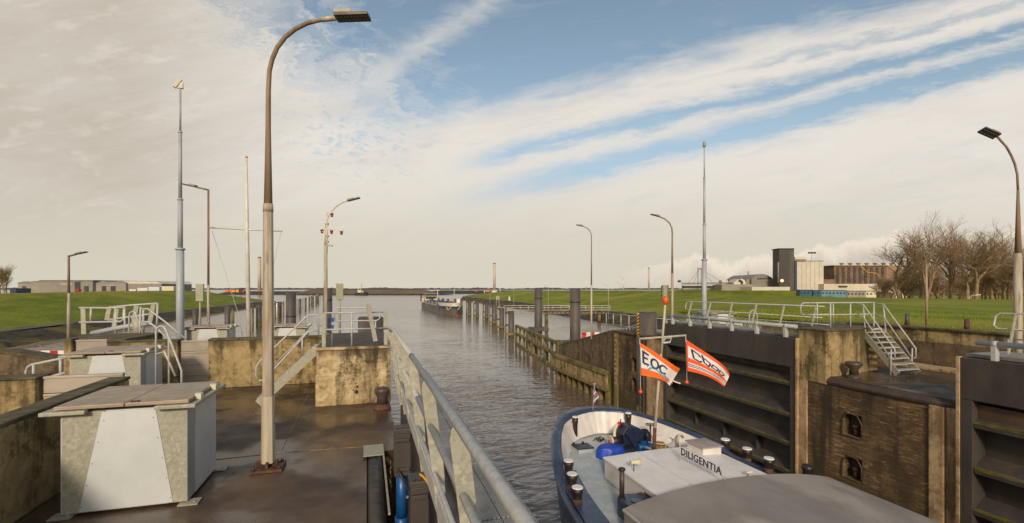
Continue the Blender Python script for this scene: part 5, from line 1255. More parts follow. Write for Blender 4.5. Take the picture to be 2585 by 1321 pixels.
# ---- deck gear
def g5(px, py, h=5.5): return G(px, py, EYE-h)
wn = thing('anchor_winch', 'dark blue anchor winch with red-tipped lever on the foredeck', 'winch', (8.7,14.5,-2.35))
def wl_(x, u, z): return Vector((8.75+x, 14.55+u, -2.33+z))
MB().ext([wl_(-.42,-.3,.25),wl_(-.48,-.3,.62),wl_(-.30,-.3,.88),wl_(.10,-.3,.80),wl_(.45,-.3,.62),wl_(.48,-.3,.25)],(0,.62,0)).build('gear_casing', M['navy_dark'], wn, bevel=.03)
MB().bx(8.2,9.3,14.2,14.9,-2.36,-2.2).bar(wl_(.05,-.35,.05),wl_(-.38,-.35,.70),.12,.10).bar(wl_(.4,-.35,.05),wl_(.4,-.35,.5),.1,.1).build('frame', M['navy_dark'], wn, bevel=.01)
MB().cyl(wl_(-.78,-.05,.34),wl_(-.45,-.05,.34),.15,.15,20).build('drum', M['black'], wn); MB().cyl(wl_(.48,-.02,.40),wl_(.62,-.02,.40),.24,.24,20).build('brake_disc', M['black'], wn)
MB().cyl(wl_(-.84,-.05,.34),wl_(-.78,-.05,.34),.21,.21,22).build('drum_flange', M['cream'], wn); MB().cyl(wl_(-.87,-.05,.34),wl_(-.84,-.05,.34),.06,.06,12).build('drum_hub', M['red'], wn)
MB().cyl(wl_(-.05,-.55,.22),wl_(.42,-.6,.22),.13,.13,18).cyl(wl_(.42,-.6,.22),wl_(.5,-.61,.22),.10,.10,18).bx(8.78,8.98,13.88,14.02,-1.98,-1.90).build('motor', M['blue'], wn, bevel=.01)
MB().tube(arc(wl_(-.62,-.05,.30),wl_(-.66,.1,.75),wl_(-.40,.1,.86)),.055,10).build('brake_lever', M['cream'], wn); MB().tube([wl_(-.46,.1,.80),wl_(-.37,.1,.90)],.065,10).build('lever_grip', M['red'], wn)
for x in (-.35,.02): MB().bar(wl_(x,.1,.8),wl_(x+.02,.1,1.02),.03,.03).build('lug', M['black'], wn)
hw = wl_(.62,-.25,0); hh_ = MB(); hh_.cyl(hw, hw+Vector((0,0,.85)), .03)
hh_.build('handwheel_spindle', M['black'], wn)
cir3 = [hw+Vector((.17*math.cos(a*math.pi/10),.17*math.sin(a*math.pi/10),.85)) for a in range(21)]
k2 = MB(); k2.tube(cir3,.014,6,caps=False)
for a in range(3): v_ = Vector((.17*math.cos(a*math.pi/3),.17*math.sin(a*math.pi/3),0)); k2.cyl(hw+Vector((0,0,.85))-v_, hw+Vector((0,0,.85))+v_, .01, .01, 6)
k2.build('handwheel', M['black'], wn)
# blue covered bundle
c = g5(1541,1150,5.5); cv = MB()
def tarp(a, b):
    th_ = 2*math.pi*a; ph_ = math.pi*.5*b
    r_ = (1 + .10*noise.noise(Vector((math.cos(th_)*1.5,math.sin(th_)*1.5,b*2))) + .03*math.sin(th_*9)*b)
    return (c.x + .50*r_*math.sin(min(ph_*1.25,math.pi/2)), 0, 0) if False else (c.x + .50*r_*math.sin(ph_)**.6*math.cos(th_), c.y + .34*r_*math.sin(ph_)**.6*math.sin(th_), -2.38 + .44*(1-b**3.2) + .03*noise.noise(Vector((th_,b*4,3))))
cv.grid(tarp, 48, 14)
tag(cv.build('tarpaulin_cover', M['tarp']), 'bright blue tarpaulin bundle on the foredeck beside the winch', 'tarpaulin')
# deck hatch
c = g5(1471,1127,5.35); dh = thing('deck_hatch', 'small dark square hatch on the left of the foredeck', 'hatch', (c.x,c.y,-2.32))
MB().bx(c.x-.26,c.x+.26,c.y-.24,c.y+.24,-2.34,-2.17).build('coaming', M['deck'], dh, bevel=.01); MB().bx(c.x-.30,c.x+.30,c.y-.27,c.y+.27,-2.17,-2.13).build('hatch_lid', M['navy_dark'], dh, bevel=.01)
MB().bx(c.x-.25,c.x-.18,c.y+.24,c.y+.29,-2.13,-2.08).bx(c.x+.1,c.x+.17,c.y+.24,c.y+.29,-2.13,-2.08).build('lid_hinge', M['black'], dh)
# rope coil basket
c = g5(1664,1112,5.25); rb = thing('rope_basket', 'round wire basket holding a yellowish rope, right of the ship mast foot', 'basket', (c.x,c.y,-2.36))
for z, r_ in ((-2.02,.50),(-2.28,.36)): MB().tube([(c.x+r_*math.cos(a*math.pi/14),c.y+r_*math.sin(a*math.pi/14),z) for a in range(29)],.018,6,caps=False).build('ring', M['galv_fine'], rb)
kk_ = MB()
for a in range(6): x, y = math.cos(a*math.pi/3+.4), math.sin(a*math.pi/3+.4); kk_.bar((c.x+.36*x,c.y+.36*y,-2.36),(c.x+.50*x,c.y+.50*y,-2.02),.03,.012)
kk_.build('stave', M['galv_fine'], rb)
rp = MB()
for k_ in range(4): rp.tube([(c.x+(.30-.05*k_)*math.cos(a*math.pi/12),c.y+(.30-.05*k_)*math.sin(a*math.pi/12),-2.30+.05*k_+.015*math.sin(a*1.9)) for a in range(25)],.035,6,caps=False)
tag(rp.build('coiled_rope', mat('yellow_rope', C(170,134,62), C(120,92,48), 20, .9, .5)), 'yellowish coiled rope inside the wire basket on the foredeck', 'rope')
# vent pipe, chains, hoses
c = g5(1711,1128,5.4); tag(MB().tube([c,c+Vector((0,0,.3)),c+Vector((.04,0,.38)),c+Vector((.12,0,.42)),c+Vector((.20,0,.38)),c+Vector((.23,0,.30))],.035,10).build('vent_pipe', M['pole_pale']), 'crooked vent pipe by the white bulwark right of the basket', 'pipe')
c = g5(1508,1112,5.42); rr_ = MB()
for k_ in range(4): rr_.tube([(c.x+.05*k_+(.24-.03*k_)*math.cos(a*math.pi/10),c.y+.03*k_+(.17-.02*k_)*math.sin(a*math.pi/10),-2.28+.03*k_+.03*math.sin(a*1.3+k_)) for a in range(21)],.02,6,caps=False)
tag(rr_.build('coiled_hose', M['black']), 'dark coiled hoses on the deck left of the winch', 'hose')
c = g5(1511,1172,5.58); tag(MB().tube([(c.x+.16*math.cos(a*math.pi/9),c.y+.10*math.sin(a*math.pi/9),-2.39) for a in range(17)],.012,6,caps=False).build('loose_rope', M['rust_dark']), 'thin rope loop on the deck in front of the blue tarpaulin', 'rope')
c = g5(1625,1150,5.3); tag(MB().bx(8.1,8.95,13.0,13.12,-2.40,-2.1).tube([(8.5,13.1,-2.1),(8.75,13.2,-1.95),(8.6,13.4,-1.9)],.05,8).cyl((8.35,13.2,-2.2),(8.62,13.3,-2.05),.04).build('mast_hinge_gear', M['galv']), 'grey metal fittings at the foot of the ship mast', 'fitting')
# ================================================================== the barge at the piles
def bz(px, py, Y): return D(px, py, Y)
bv, b0, b1, bh = 25.3, 139.5, 207.0, 3.5
br = thing('cargo_barge', 'long grey barge with a blue bow band moored at the right pile row', 'barge', (bv,170,WZ))
def hb(u):
    s = u - b0
    return bh*min(1, (max(s,0)/9.0)**.5*1.0 + .06) if u < 195 else bh*(1-.25*((u-195)/12)**2)
def shz(u): s = u-b0; return -1.05 - 1.05*min(1, max(0,(s-13)/3)) if s > 0 else -1.05
ul = [b0+q for q in (0,.3,.8,1.5,2.5,4,6,8,10,13,16,25,40,55,60,64,67.5)]
def zone(z0f, z1f, name, mt, out=.0):
    mb = MB(); L = []; 
    ring = [(-1, u) for u in ul[::-1]] + [(1, u) for u in ul]
    n = len(ring)
    a = [(bv+s*(hb(u)+out), u-out*(u<b0+3), z0f(u)) for s, u in ring]; b = [(bv+s*(hb(u)*(.9 if z1f(u) < -3 and u < b0+9 else 1)+out), u+(0 if z1f(u) > -3 or u > b0+3 else .5), z1f(u)) for s, u in ring]
    mb.add(a+b, [(i,i+1,n+i+1,n+i) for i in range(n-1)], 0, True); return mb.build(name, mt, br)
M['bargegrey'] = mat('barge_hull', C(96,90,82), C(78,74,68), .3, .5, .02, c3=C(110,100,86), s3=.2)
M['bgrey_b'] = mat('barge_coaming', C(140,146,156), C(124,130,140), .5, .6, 0)
zone(shz, lambda u: WZ-.5, 'hull', M['bargegrey'])
zone(lambda u: shz(u)-.95 if u < b0+13 else shz(u)-.2, lambda u: shz(u)-2.3 if u < b0+13 else shz(u)-.35, 'blue_band', M['blue' ] if False else mat('barge_blue', C(34,74,124), C(28,62,106), .5, .5, 0), .03)
zone(lambda u: shz(u)+.1, lambda u: shz(u)-.93 if u < b0+13 else shz(u)-.12, 'cream_bulwark', M['cream'], .04)
dkm = MB(); n = len(ul); dkm.add([(bv-hb(u),u,shz(u)-.3) for u in ul]+[(bv+hb(u),u,shz(u)-.3) for u in ul], [(i,n+i,n+i+1,i+1) for i in range(n-1)]); dkm.build('deck', M['rust'], br)
MB().bx(bv-2.6,bv+2.6,b0+16,b0+54,-2.5,-1.55).build('hold_coaming', M['bgrey_b'], br)
random.seed(3)
for i in range(6): MB().bx(bv-2.3,bv+2.3,b0+17+i*6,b0+21+i*6,-1.55,-1.1).build('blue_hatch', mat('hatch_blue', C(36,58,112), C(28,46,90), .5, .6, 0) if i == 0 else bpy.data.materials['hatch_blue'], br, bevel=.1)
for i in range(9):
    y = b0+15+i*4.6; MB().tube([(bv-3.1,y,-2.2),(bv-3.1,y,-1.2),(bv-3.1,y+3,-1.2),(bv-3.1,y+3,-2.2)],.06,6).build('deck_rail', M['white' if i % 2 else 'darkgrey'], br)
for i in range(10):
    x = bv-2+random.random()*4; y = b0+40+random.random()*14; s = .4+random.random()*.6
    MB().bx(x,x+s,y,y+s,-1.55,-1.2+random.random()*.9).build('deck_crate', M[random.choice(['rust','panel','navy_dark','navy_dark','cream','blue','orange'])], br, bevel=.05)
wh = MB().bx(bv-2.5,bv+2.3,b0+56,b0+61,-2.3,.35).build('wheelhouse', M['cream'], br, bevel=.3)
MB().bx(bv-2.3,bv+2.1,b0+55.94,b0+56.0,-.75,.0).build('window_band', M['glass'], wh)
MB().bx(bv-2.7,bv+2.6,b0+55.5,b0+61.5,.35,.5).build('roof', M['cream'], wh, bevel=.05)
for x in (-2.8,2.7):
    for y in (54,63): MB().cyl((bv+x,b0+y,-2.2),(bv+x,b0+y,1.3),.07).build('canopy_post', M['sigbox'], br)
MB().bx(bv-3.0,bv+2.9,b0+53.8,b0+63.2,1.3,1.4).build('canopy', M['sigbox'], br)
MB().cyl((bv+2,b0+52,-2),(bv+2,b0+52,3.0),.12).bx(bv+1.2,bv+2.8,b0+51.9,b0+52.1,2.6,2.8).build('radar_mast', M['white'], br)
MB().cyl((bv-3.3,b0+65,-2),(bv-3.3,b0+65,1.2),.15).cyl((bv-2.8,b0+66.5,-2),(bv-2.8,b0+66.5,1.2),.15).build('stern_post', M['black'], br)
MB().bx(bv-3.1,bv-1,b0+61.5,b0+66,-2.3,-.6).build('aft_cabin', M['cream'], br, bevel=.2)
MB().cyl((bv,b0+3,-1.2),(bv,b0+3,4.6),.09,.06).build('bow_mast', M['cream'], br); MB().bx(bv-1.6,bv-.4,b0+4,b0+7,-1.3,-.5).build('windlass', M['darkgrey'], br); MB().bx(bv+1.2,bv+2.2,b0+5,b0+6,-1.3,.1).build('bow_locker', M['white_clean'], br)
for x, d in ((-1.7,.0),(.9,.0)):
    y = b0 + .3 + (1.2 if x < 0 else .4); 
    MB().tube(arc((bv+x-.8,y,-2.1),(bv+x-.5,y-.2,-4.0),(bv+x+.5,y-.35,-1.9)),.22,8).build('anchor', M['quoin'], br)
MB().ball((bv+.6,b0+.6,WZ),.55,12,0,(1.0,.6,.5)).build('red_foot', M['red'], br)
# ================================================================== things on the far harbour arms
def blk(name, label, cat, px0, px1, y0, y1, Y, mt, dep=None, parent=None, bev=0, group=None):
    a = D(px0, y1, Y); b = D(px1, y0, Y); w = (px1-px0)/F*Y; dep = dep or w*.6
    if 200 < Y < 460 and y1 >= 731 and name not in ('roof','window','door_opening','spandrel','window_bay','parked_trailer','panel_joint','roof_edge'): a.z = -4.3
    r_ = Vector((ct,-st,0)); f_ = Vector((st,ct,0)); p = Vector((a.x,a.y,0))
    mb = MB(); mb.ext([p+Vector((0,0,a.z)), p+r_*w+Vector((0,0,a.z)), p+r_*w+f_*dep+Vector((0,0,a.z)), p+f_*dep+Vector((0,0,a.z))], (0,0,b.z-a.z))
    o = mb.build(name, M[mt] if isinstance(mt, str) else mt, parent, bevel=bev)
    if parent is None: tag(o, label, cat, group)
    return o
def tower(label, px, Y, w, y0, y1):
    p = D(px, y1, Y); z1 = D(px, y0, Y).z; r = w/2/F*Y
    t_ = thing('tower_section', label, 'tower', (p.x,p.y,p.z), 'unfinished wind turbine towers')
    MB().cyl(p, (p.x,p.y,z1-1.5), r, r*.93, 24).build('tube', M['pole_pale'], t_); MB().cyl((p.x,p.y,z1-1.5),(p.x,p.y,z1),r*.94,r*.9,24).build('top_rim', M['darkgrey'], t_)
    return t_, p, r
t_, p, r = tower('tall pale tower column between the white mast and the tall lamp post', 655, 690, 8.8, 649, 735); MB().cyl((p.x,p.y,p.z-4),(p.x,p.y,p.z+.6),r*3.4,r*3.2,20).build('footing', M['conc_light'], t_)
t_, p, r = tower('tall pale tower column on the harbour mole above the barge', 1248, 770, 6.6, 664, 735); MB().cyl((p.x,p.y,p.z-4),(p.x,p.y,p.z+.8),r*2.4,r*2.2,20).build('footing', M['cream'], t_)
tower('slim pale tower column left of the curved lamp and the ship unloader', 1638, 900, 4.4, 676, 733)
M['turb'] = mat('turbine_white', C(226,222,214), C(214,210,204), .1, .5, 0)
def turbine(label, px, Y, y0, y1, rot, w=2.4, bl=11):
    p = D(px, y1, Y); top = D(px, y0, Y); t_ = thing('wind_turbine', label, 'wind turbine', p, 'wind turbines along the horizon')
    MB().cyl(p, top, w/2/F*Y*.9, w/2/F*Y*.55, 12).build('tower', M['turb'], t_)
    MB().bar(top+Vector((-2.5,-4,1)), top+Vector((2.5,4,1)), 4, 4).build('nacelle', M['turb'], t_)
    L_ = bl/F*Y
    for k_ in range(3):
        a = rot+k_*2.094; e = top+Vector((0,-4,1))+Vector((ct,-st,0))*math.sin(a)*L_+Vector((0,0,1))*math.cos(a)*L_
        MB().tube([top+Vector((0,-4,1)), (top+Vector((0,-4,1))).lerp(e,.25), e],[.9/F*Y*.5,.8/F*Y,.2/F*Y],6).build('blade', M['turb'], t_)
turbine('distant wind turbine just right of the tower column above the barge', 1318, 4200, 714, 731, .1, 1.6, 6)
turbine('distant wind turbine above the first tall round pile', 1396, 4300, 714, 731, .5, 1.5, 6)
turbine('wind turbine tower left of the slim curved lamp post', 1480, 2500, 704, 731, 1.1, 2.4, 4)
turbine('wind turbine tower right of the slim curved lamp post', 1573, 2400, 703, 731, .9, 3, 5)
for i, (x0, x1, y0, mt, lab) in enumerate(((567,576,734,'orange','orange container on the left harbour mole'),(578,584,732.5,'orange','second orange container on the left harbour mole, beside the yellow ones'),(585,593,732,'yellow','yellow container on the left harbour mole, left one'),(595,602.5,731.5,'yellow','yellow container on the left harbour mole, right one'),(603,610,727,'navy','tall dark blue stacked containers on the left harbour mole'),(609,616,733.5,'red','red container right of the dark blue stack'))):
    blk('shipping_container', lab, 'container', x0, x1, y0, 738, 600, mt, 4)
for i, (x0, x1, y0, y1, mt, lab) in enumerate(((1226,1235,733.5,737.5,'orange','orange machine on the right harbour mole left of the tower column'),(1199,1204,733,736.5,'red','red machine on the right harbour mole'),(1185,1189,732.5,736,'rust','brown machine on the right harbour mole'),(1222,1223.5,733,740,'white','white beacon on the right harbour mole'),(1262,1263.2,727,739,'white','white and red beacon right of the tower column'))):
    blk('harbour_machine' if 'machine' in lab else 'beacon', lab, 'machine' if 'machine' in lab else 'beacon', x0, x1, y0, y1, 760, mt, 3)
# small vessel at the breakwater
Yb = 585; bt = thing('work_boat', 'small cream work boat lying by the breakwater tip', 'boat', D(908,745,Yb))
hull = MB(); pl_ = [(895,743),(897,739.5),(915,739),(922,737),(926,741),(924,745),(896,745)]
hull.ext([D(x,y,Yb) for x,y in pl_], Vector((st,ct,0))*7); hull.build('hull', M['rock'], bt)
blk('wheelhouse','', '', 903,911,728,739,Yb+1,'cream',5,bt); blk('window_band','','',904.5,910,728.8,732.5,Yb+.8,'rust',.3,bt)
MB().cyl(D(912.5,738,Yb+3),D(912.5,716,Yb+3),.35,.2,6).bar(D(909.5,721.5,Yb+3),D(915,721.5,Yb+3),.5,.4).build('mast', M['sigbox'], bt)
blk('dredge_frame','','',911,918,734,739.5,Yb+2,'sigbox',4,bt)
# ================================================================== buildings
M['bgrey'] = mat('grey_cladding', C(140,134,124), C(128,124,116), .2, .8, 0)
M['bgrey2'] = mat('grey_brown_cladding', C(152,144,130), C(140,132,118), .2, .8, 0)
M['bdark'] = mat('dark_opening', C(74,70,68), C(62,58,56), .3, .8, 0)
M['bwhite'] = mat('pale_cladding', C(206,196,178), C(194,184,166), .2, .8, 0)
M['bbrick'] = mat('brown_brick_building', C(132,104,80), C(116,92,70), .3, .9, .1, c3=C(98,78,60), s3=.25)
M['bteal'] = mat('teal_cladding', C(104,138,148), C(90,124,136), .4, .7, 0); M['bteal2'] = mat('dark_teal', C(48,92,112), C(40,80,100), .5, .7, 0)
def wc(px0, px1, y0, y1, Y, mt, parent, name='wall', dep=None, bev=0): return blk(name, '', '', px0, px1, y0, y1, Y, mt, dep, parent, bev)
YB = 420
wr = thing('warehouse', 'long grey warehouse behind the left dike with one dark tall doorway', 'warehouse', D(230,735,YB))
wc(99,234,708.5,742,YB,'bgrey',wr,dep=60); wc(97,236,707.3,708.6,YB-1,'bgrey2',wr,'roof',62)
for a_, b_, y in ((188.5,202,711.5),(212,223,722.5)):
    d_ = wc(a_,b_,y,738,YB-.4,'bdark',wr,'door_opening',.3)
wr = thing('warehouse', 'lower grey sheds at the left end of the long warehouse, by the bare tree', 'warehouse', D(70,735,YB))
w_ = wc(45,99,714,742,YB+2,'bgrey2',wr,dep=40)
MB().ext([D(45,714,YB+2),D(58,710.5,YB+2),D(72,713,YB+2),D(84,709.5,YB+2),D(98,713,YB+2),D(98,716,YB+2),D(45,716,YB+2)], Vector((st,ct,0))*40).build('roof', M['bgrey'], wr); wc(56,65,723,738,YB+1.6,'bdark',wr,'door_opening',.3)
wr = thing('warehouse', 'grey gabled sheds in the middle of the left industrial row', 'warehouse', D(280,735,YB))
wc(234,318,715,742,YB+3,'bgrey2',wr,dep=40)
MB().ext([D(234,715.5,YB+3),D(247,712.5,YB+3),D(258,709.5,YB+3),D(272,713,YB+3),D(288,712,YB+3),D(302,709.5,YB+3),D(317,714,YB+3),D(318,716,YB+3),D(234,716,YB+3)], Vector((st,ct,0))*40).build('roof', M['bgrey'], wr)
for a_, b_ in ((257,267),(279,291)): wc(a_,b_,722.5,738,YB+2.6,'bdark',wr,'door_opening',.3)
wr = thing('warehouse', 'warehouse with a pale sloping roof at the right end of the left industrial row', 'warehouse', D(360,735,YB))
wc(318,408,716.5,742,YB+5,'bgrey',wr,dep=40); MB().ext([D(302,710,YB+5),D(395,711.5,YB+5),D(408,717,YB+5),D(318,716.5,YB+5)], Vector((st,ct,.02))*42).build('roof', M['bwhite'], wr)
blk('site_hut', 'small cream block right of the left warehouses', 'hut', 406.5,438,723,736,YB-15,'cream',6)
for i, (a_, b_, y, mt, lab) in enumerate(((346,372,727,'white','white parked trailers in front of the left warehouses'),(374,402,724.5,'panel','pale lorry bodies by the right end of the left warehouses'),(326,343,730.5,'white','low white van before the gabled sheds'),(190,198,730.5,'red','small red vehicle by the tall dark doorway'))):
    blk('parked_trailer', lab, 'trailer', a_, b_, y, 736, YB-30, mt, 3, bev=.3)
blk('road_sign', 'pale horizontal sign board in front of the left warehouses', 'sign', 152,183,715,719.5,200,'sigbox',.3)
blk('blue_shed', 'blue grey shed under the bare tree at the far left edge', 'shed', 25,41,728,746,130,'navy',4)
YC = 330
# ship unloader
su = thing('ship_unloader', 'ship unloader with lattice boom and stay cables above the right dike', 'crane', D(1765,735,YC))
def L_(a, b, r, mt, nm, n=6): return MB().tube([D(*a,YC),D(*b,YC)], r/F*YC, n).build(nm, M[mt], su)
L_((1762,677),(1762,733),.8,'darkgrey','mast'); L_((1770,677),(1770,733),.8,'darkgrey','mast'); L_((1760,677),(1772,677),.9,'yellow','mast_head')
for b_ in ((1736,718),(1750,718),(1800,716),(1826,714)): L_((1766,678),b_,.35,'darkgrey','stay_cable',5)
L_((1724,715),(1850,714),.7,'rust','boom'); L_((1722,719.5),(1850,719.5),.9,'bwhite','boom')
tr = MB()
for i in range(24): tr.bar(D(1724+i*5.2,715,YC),D(1726.6+i*5.2,719.5,YC),.2,.2); tr.bar(D(1726.6+i*5.2,719.5,YC),D(1729.2+i*5.2,715,YC),.2,.2)
tr.build('lattice', M['rust'], su)
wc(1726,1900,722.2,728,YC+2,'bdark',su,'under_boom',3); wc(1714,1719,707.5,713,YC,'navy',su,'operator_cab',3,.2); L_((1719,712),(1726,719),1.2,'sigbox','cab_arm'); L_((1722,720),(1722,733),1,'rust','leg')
wc(1822,1838,708,716,YC+3,'bwhite',su,'winch_house',5)
for i, (a_, b_, y0, y1, Y, mt, lab) in enumerate(((1722,1822,728.5,735,YC+10,'bwhite','low pale building strip under the ship unloader boom'),(1822,1902,718,742,YC-10,'bgrey2','long low works building right of the ship unloader'),(1884,1900,705.5,733,YC+8,'bgrey2','square concrete block left of the arched hall'),(1898,1994,724.5,748,YC-40,'bwhite','long pale flat-roofed building in front of the dark tower'))):
    blk('works_building', lab, 'building', a_, b_, y0, y1, Y, mt, 15)
hp = MB(); hp.ext([D(1852,722,YC),D(1853,714,YC),D(1861,706.5,YC),D(1872,704,YC),D(1880,707,YC),D(1883,714,YC),D(1883,722,YC)], Vector((st,ct,0))*10); o_ = hp.build('dust_hopper', M['bwhite']); tag(o_, 'rounded cream hopper left of the square concrete block', 'hopper')
tag(MB().tube([D(1866,707,YC-1),D(1874,712,YC-1),D(1872,721,YC-1)],.7/F*YC*3,8).build('curved_duct', M['black']), 'black curved duct in front of the rounded cream hopper', 'duct')
p = D(1889,706,YC+30); tag(MB().cyl(p,D(1889,685,YC+30),1.9/F*YC,1.7/F*YC,12).build('small_chimney', M['bgrey2']), 'short grey chimney above the works left of the arched hall', 'chimney')
ah = thing('arched_hall', 'grey hall with a round arched roof left of the dark tower', 'hall', D(1930,730,YC+5))
pr_ = [D(1897+64*i/16, 717-25*math.sin(math.pi*(.12+.88*i/16))**.8, YC+5) for i in range(17)] + [D(1961,728,YC+5),D(1897,728,YC+5)]
MB().ext(pr_, Vector((st,ct,0))*40).build('hall_body', M['bgrey'], ah)
for i in range(6): wc(1913+i*6.4,1917+i*6.4,702.5-.4*i,706-.4*i,YC+4.6,'bdark',ah,'opening',.3)
wc(1910,1950,707,711,YC+4.6,'bgrey2',ah,'gallery',1)
dt = thing('dark_tower', 'tall almost black rectangular tower beside the cream silo', 'tower', D(1985,745,YC-10))
wc(1967,1993,628,750,YC-10,'gate',dt,'tower_body',8); wc(1993,2004.5,628,750,YC-9.6,'darkgrey',dt,'stair_shaft',7.5); wc(1965.5,2005.5,627,628.5,YC-10.5,'gate',dt,'roof_edge',9)
MB().cyl(D(1964.5,715,YC-10),D(1964.5,662,YC-10),.35,.35,8).build('flue_pipe', M['bgrey2'], dt)
tag(MB().ball(D(1974,709,YC-16),1.0,10).build('works_lamp', (lambda m: m)(M['orange'])), 'small orange light glowing by the foot of the dark tower', 'lamp')
em = bpy.data.materials.new('lamp_glow'); em.use_nodes = True; em.node_tree.nodes['Principled BSDF'].inputs['Emission Color'].default_value = (1,.45,.12,1); em.node_tree.nodes['Principled BSDF'].inputs['Emission Strength'].default_value = 1.6
bpy.data.objects['works_lamp'].data.materials[0] = em
sl_ = thing('silo', 'broad boxy cream store with a blue grey edge right of the dark tower', 'silo', D(2042,745,YC-5))
a0_ = D(2042.5,745,YC+5); rs_ = 36.5/F*YC
wc(2012,2079,659.5,750,YC+1,'bwhite',sl_,'silo_wall',18); wc(2011.5,2079.5,658.3,659.6,YC+.6,'bgrey2',sl_,'roof',19)
for i in range(5): wc(2024+i*11,2024.5+i*11,660,748,YC+.85,'bgrey2',sl_,'panel_joint',.1)
wc(2005.5,2012,660,748,YC-8,'navy',sl_,'edge_shaft',3); wc(2007,2036,648.5,659,YC,'bwhite',sl_,'conveyor_head',8); wc(2007,2036,655.5,657.5,YC-.3,'bdark',sl_,'louvre',.3)
mm = thing('light_mast', 'lighting mast with a crossbar above the silo', 'mast', D(2049,662,YC+60))
MB().cyl(D(2049,700,YC+60),D(2049,639,YC+60),.8/F*YC,.5/F*YC,8).build('pole', M['bgrey2'], mm)
for x in (2041,2048,2055): MB().bar(D(x,638.5,YC+60),D(x+4,638.5,YC+60),1.4,1.4).build('lamp', M['darkgrey'], mm)
bb_ = thing('brick_building', 'long brown brick factory with tall window bays behind the bare trees', 'factory', D(2180,745,YC))
wc(2106,2238,671.5,735,YC+20,'bbrick',bb_,dep=30)
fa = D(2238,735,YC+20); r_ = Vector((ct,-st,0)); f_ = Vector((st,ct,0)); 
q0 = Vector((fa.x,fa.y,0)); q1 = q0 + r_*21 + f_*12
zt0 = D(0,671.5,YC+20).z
MB().ext([(q0.x,q0.y,0),(q1.x,q1.y,0),(q1.x,q1.y,zt0+.5),(q0.x,q0.y,zt0+.5)], f_*20).build('lit_wing', mat('sunlit_brick', C(166,134,104), C(152,120,92), .3, .9, 0), bb_)  # same brick in a brighter colour, sunlight painted into this facade
for i in range(9):
    x = 2112 + i*14.2; w_ = wc(x,x+6.5,675,718,YC+19.6,'bdark',bb_,'window_bay',.4)
    for k_ in range(4): wc(x,x+6.5,684+k_*10,685+k_*10,YC+19.3,'bbrick',w_,'spandrel',.3)
wc(2104,2240,669.5,671.6,YC+19,'bgrey2',bb_,'roof_edge',32)
for i in range(8): p = D(2125+i*21,670,YC+26); MB().cyl(p,D(2125+i*21,666,YC+26),1.0,1.0,8).cyl(D(2125+i*21,666,YC+26),D(2125+i*21,664,YC+26),1.8,1.4,8).build('roof_vent', M['quoin'], bb_)
wc(2080,2108,705.5,735,YC+10,'bbrick',bb_,'annex',15); 
tag(MB().tube([D(2172,670,YC-30),D(2190,688,YC-30),D(2213,690,YC-30),D(2222,703,YC-30),D(2242,716,YC-30)],.22,6).build('yellow_crane_arm', M['yellow']), 'thin yellow crane arm in front of the brick factory', 'crane arm')
blk('pale_low_building', 'long pale building with a thin roof line below the brick factory', 'building', 2080,2290,717,735,YC-5,'bwhite',15)
blk('louvre_band', 'brown louvred hatch in front of the long pale building below the brick factory', 'louvre', 2119,2140,721.5,725,YC-6,'rust',1)
for i, (a_, b_, y0, mt, lab) in enumerate(((2019,2050,732,'bteal2','dark teal shed at the foot of the silo, left one'),(2053,2074,733,'bteal2','dark teal shed at the foot of the silo, right one'),(2074,2137,733,'bteal','long pale teal shed right of the dark teal ones'),(2139,2186,735,'bgrey2','grey row of small houses right of the teal sheds'),(2186,2212,735,'cream','cream house beside the trunks of the bare trees'),(2214,2250,738,'rust','brown red house behind the bare tree trunks'),(2254,2276,741,'white','white low house behind the bare tree trunks'))):
    o_ = thing('small_building', lab, 'building', D((a_+b_)/2,750,YC-60))
    wc(a_,b_,y0,754,YC-60,mt,o_,dep=8); wc(a_-.5,b_+.5,y0-.8,y0+.2,YC-60.5,'bgrey',o_,'roof',9)
    for k_ in range(max(1,int((b_-a_)/9))): wc(a_+3+k_*9,a_+6+k_*9,y0+5,y0+9,YC-60.4,'bdark',o_,'window',.3)
p = D(1957,747,YC-60); tag(MB().cyl(p+Vector((0,0,-2)),(p.x,p.y,D(0,738,YC-60).z),11/F*(YC-60),11/F*(YC-60),24).ball((p.x,p.y,D(0,738,YC-60).z),11/F*(YC-60),18,0,(1,1,.7)).build('domed_tank', M['white']), 'white domed tank at the edge of the grass before the dark tower', 'tank')
for i, (a_, b_, y0, y1, Y, lab) in enumerate(((1610,1668,741,744.5,640,'long white boat hull top left of the traffic signal'),(1712,1806,742,746,610,'long white blade lying along the grass below the unloader'),(1804,1886,740,743.5,650,'long white blade right of the slim mast on the grass'),(1870,1908,743.5,747.5,580,'short white blade tip lying before the pale flat building'))):
    p = D(a_,(y0+y1)/2,Y); e = D(b_,(y0+y1)/2,Y); r0 = (y1-y0)/2/F*Y
    tag(MB().tube([p,p.lerp(e,.3),p.lerp(e,.75),e],[r0*.25,r0*.7,r0,r0*.9] if i != 3 else [r0*.3,r0*.8,r0,r0],12).build('turbine_blade', M['white_clean']), lab, 'rotor blade', 'white turbine blades lying behind the dike')
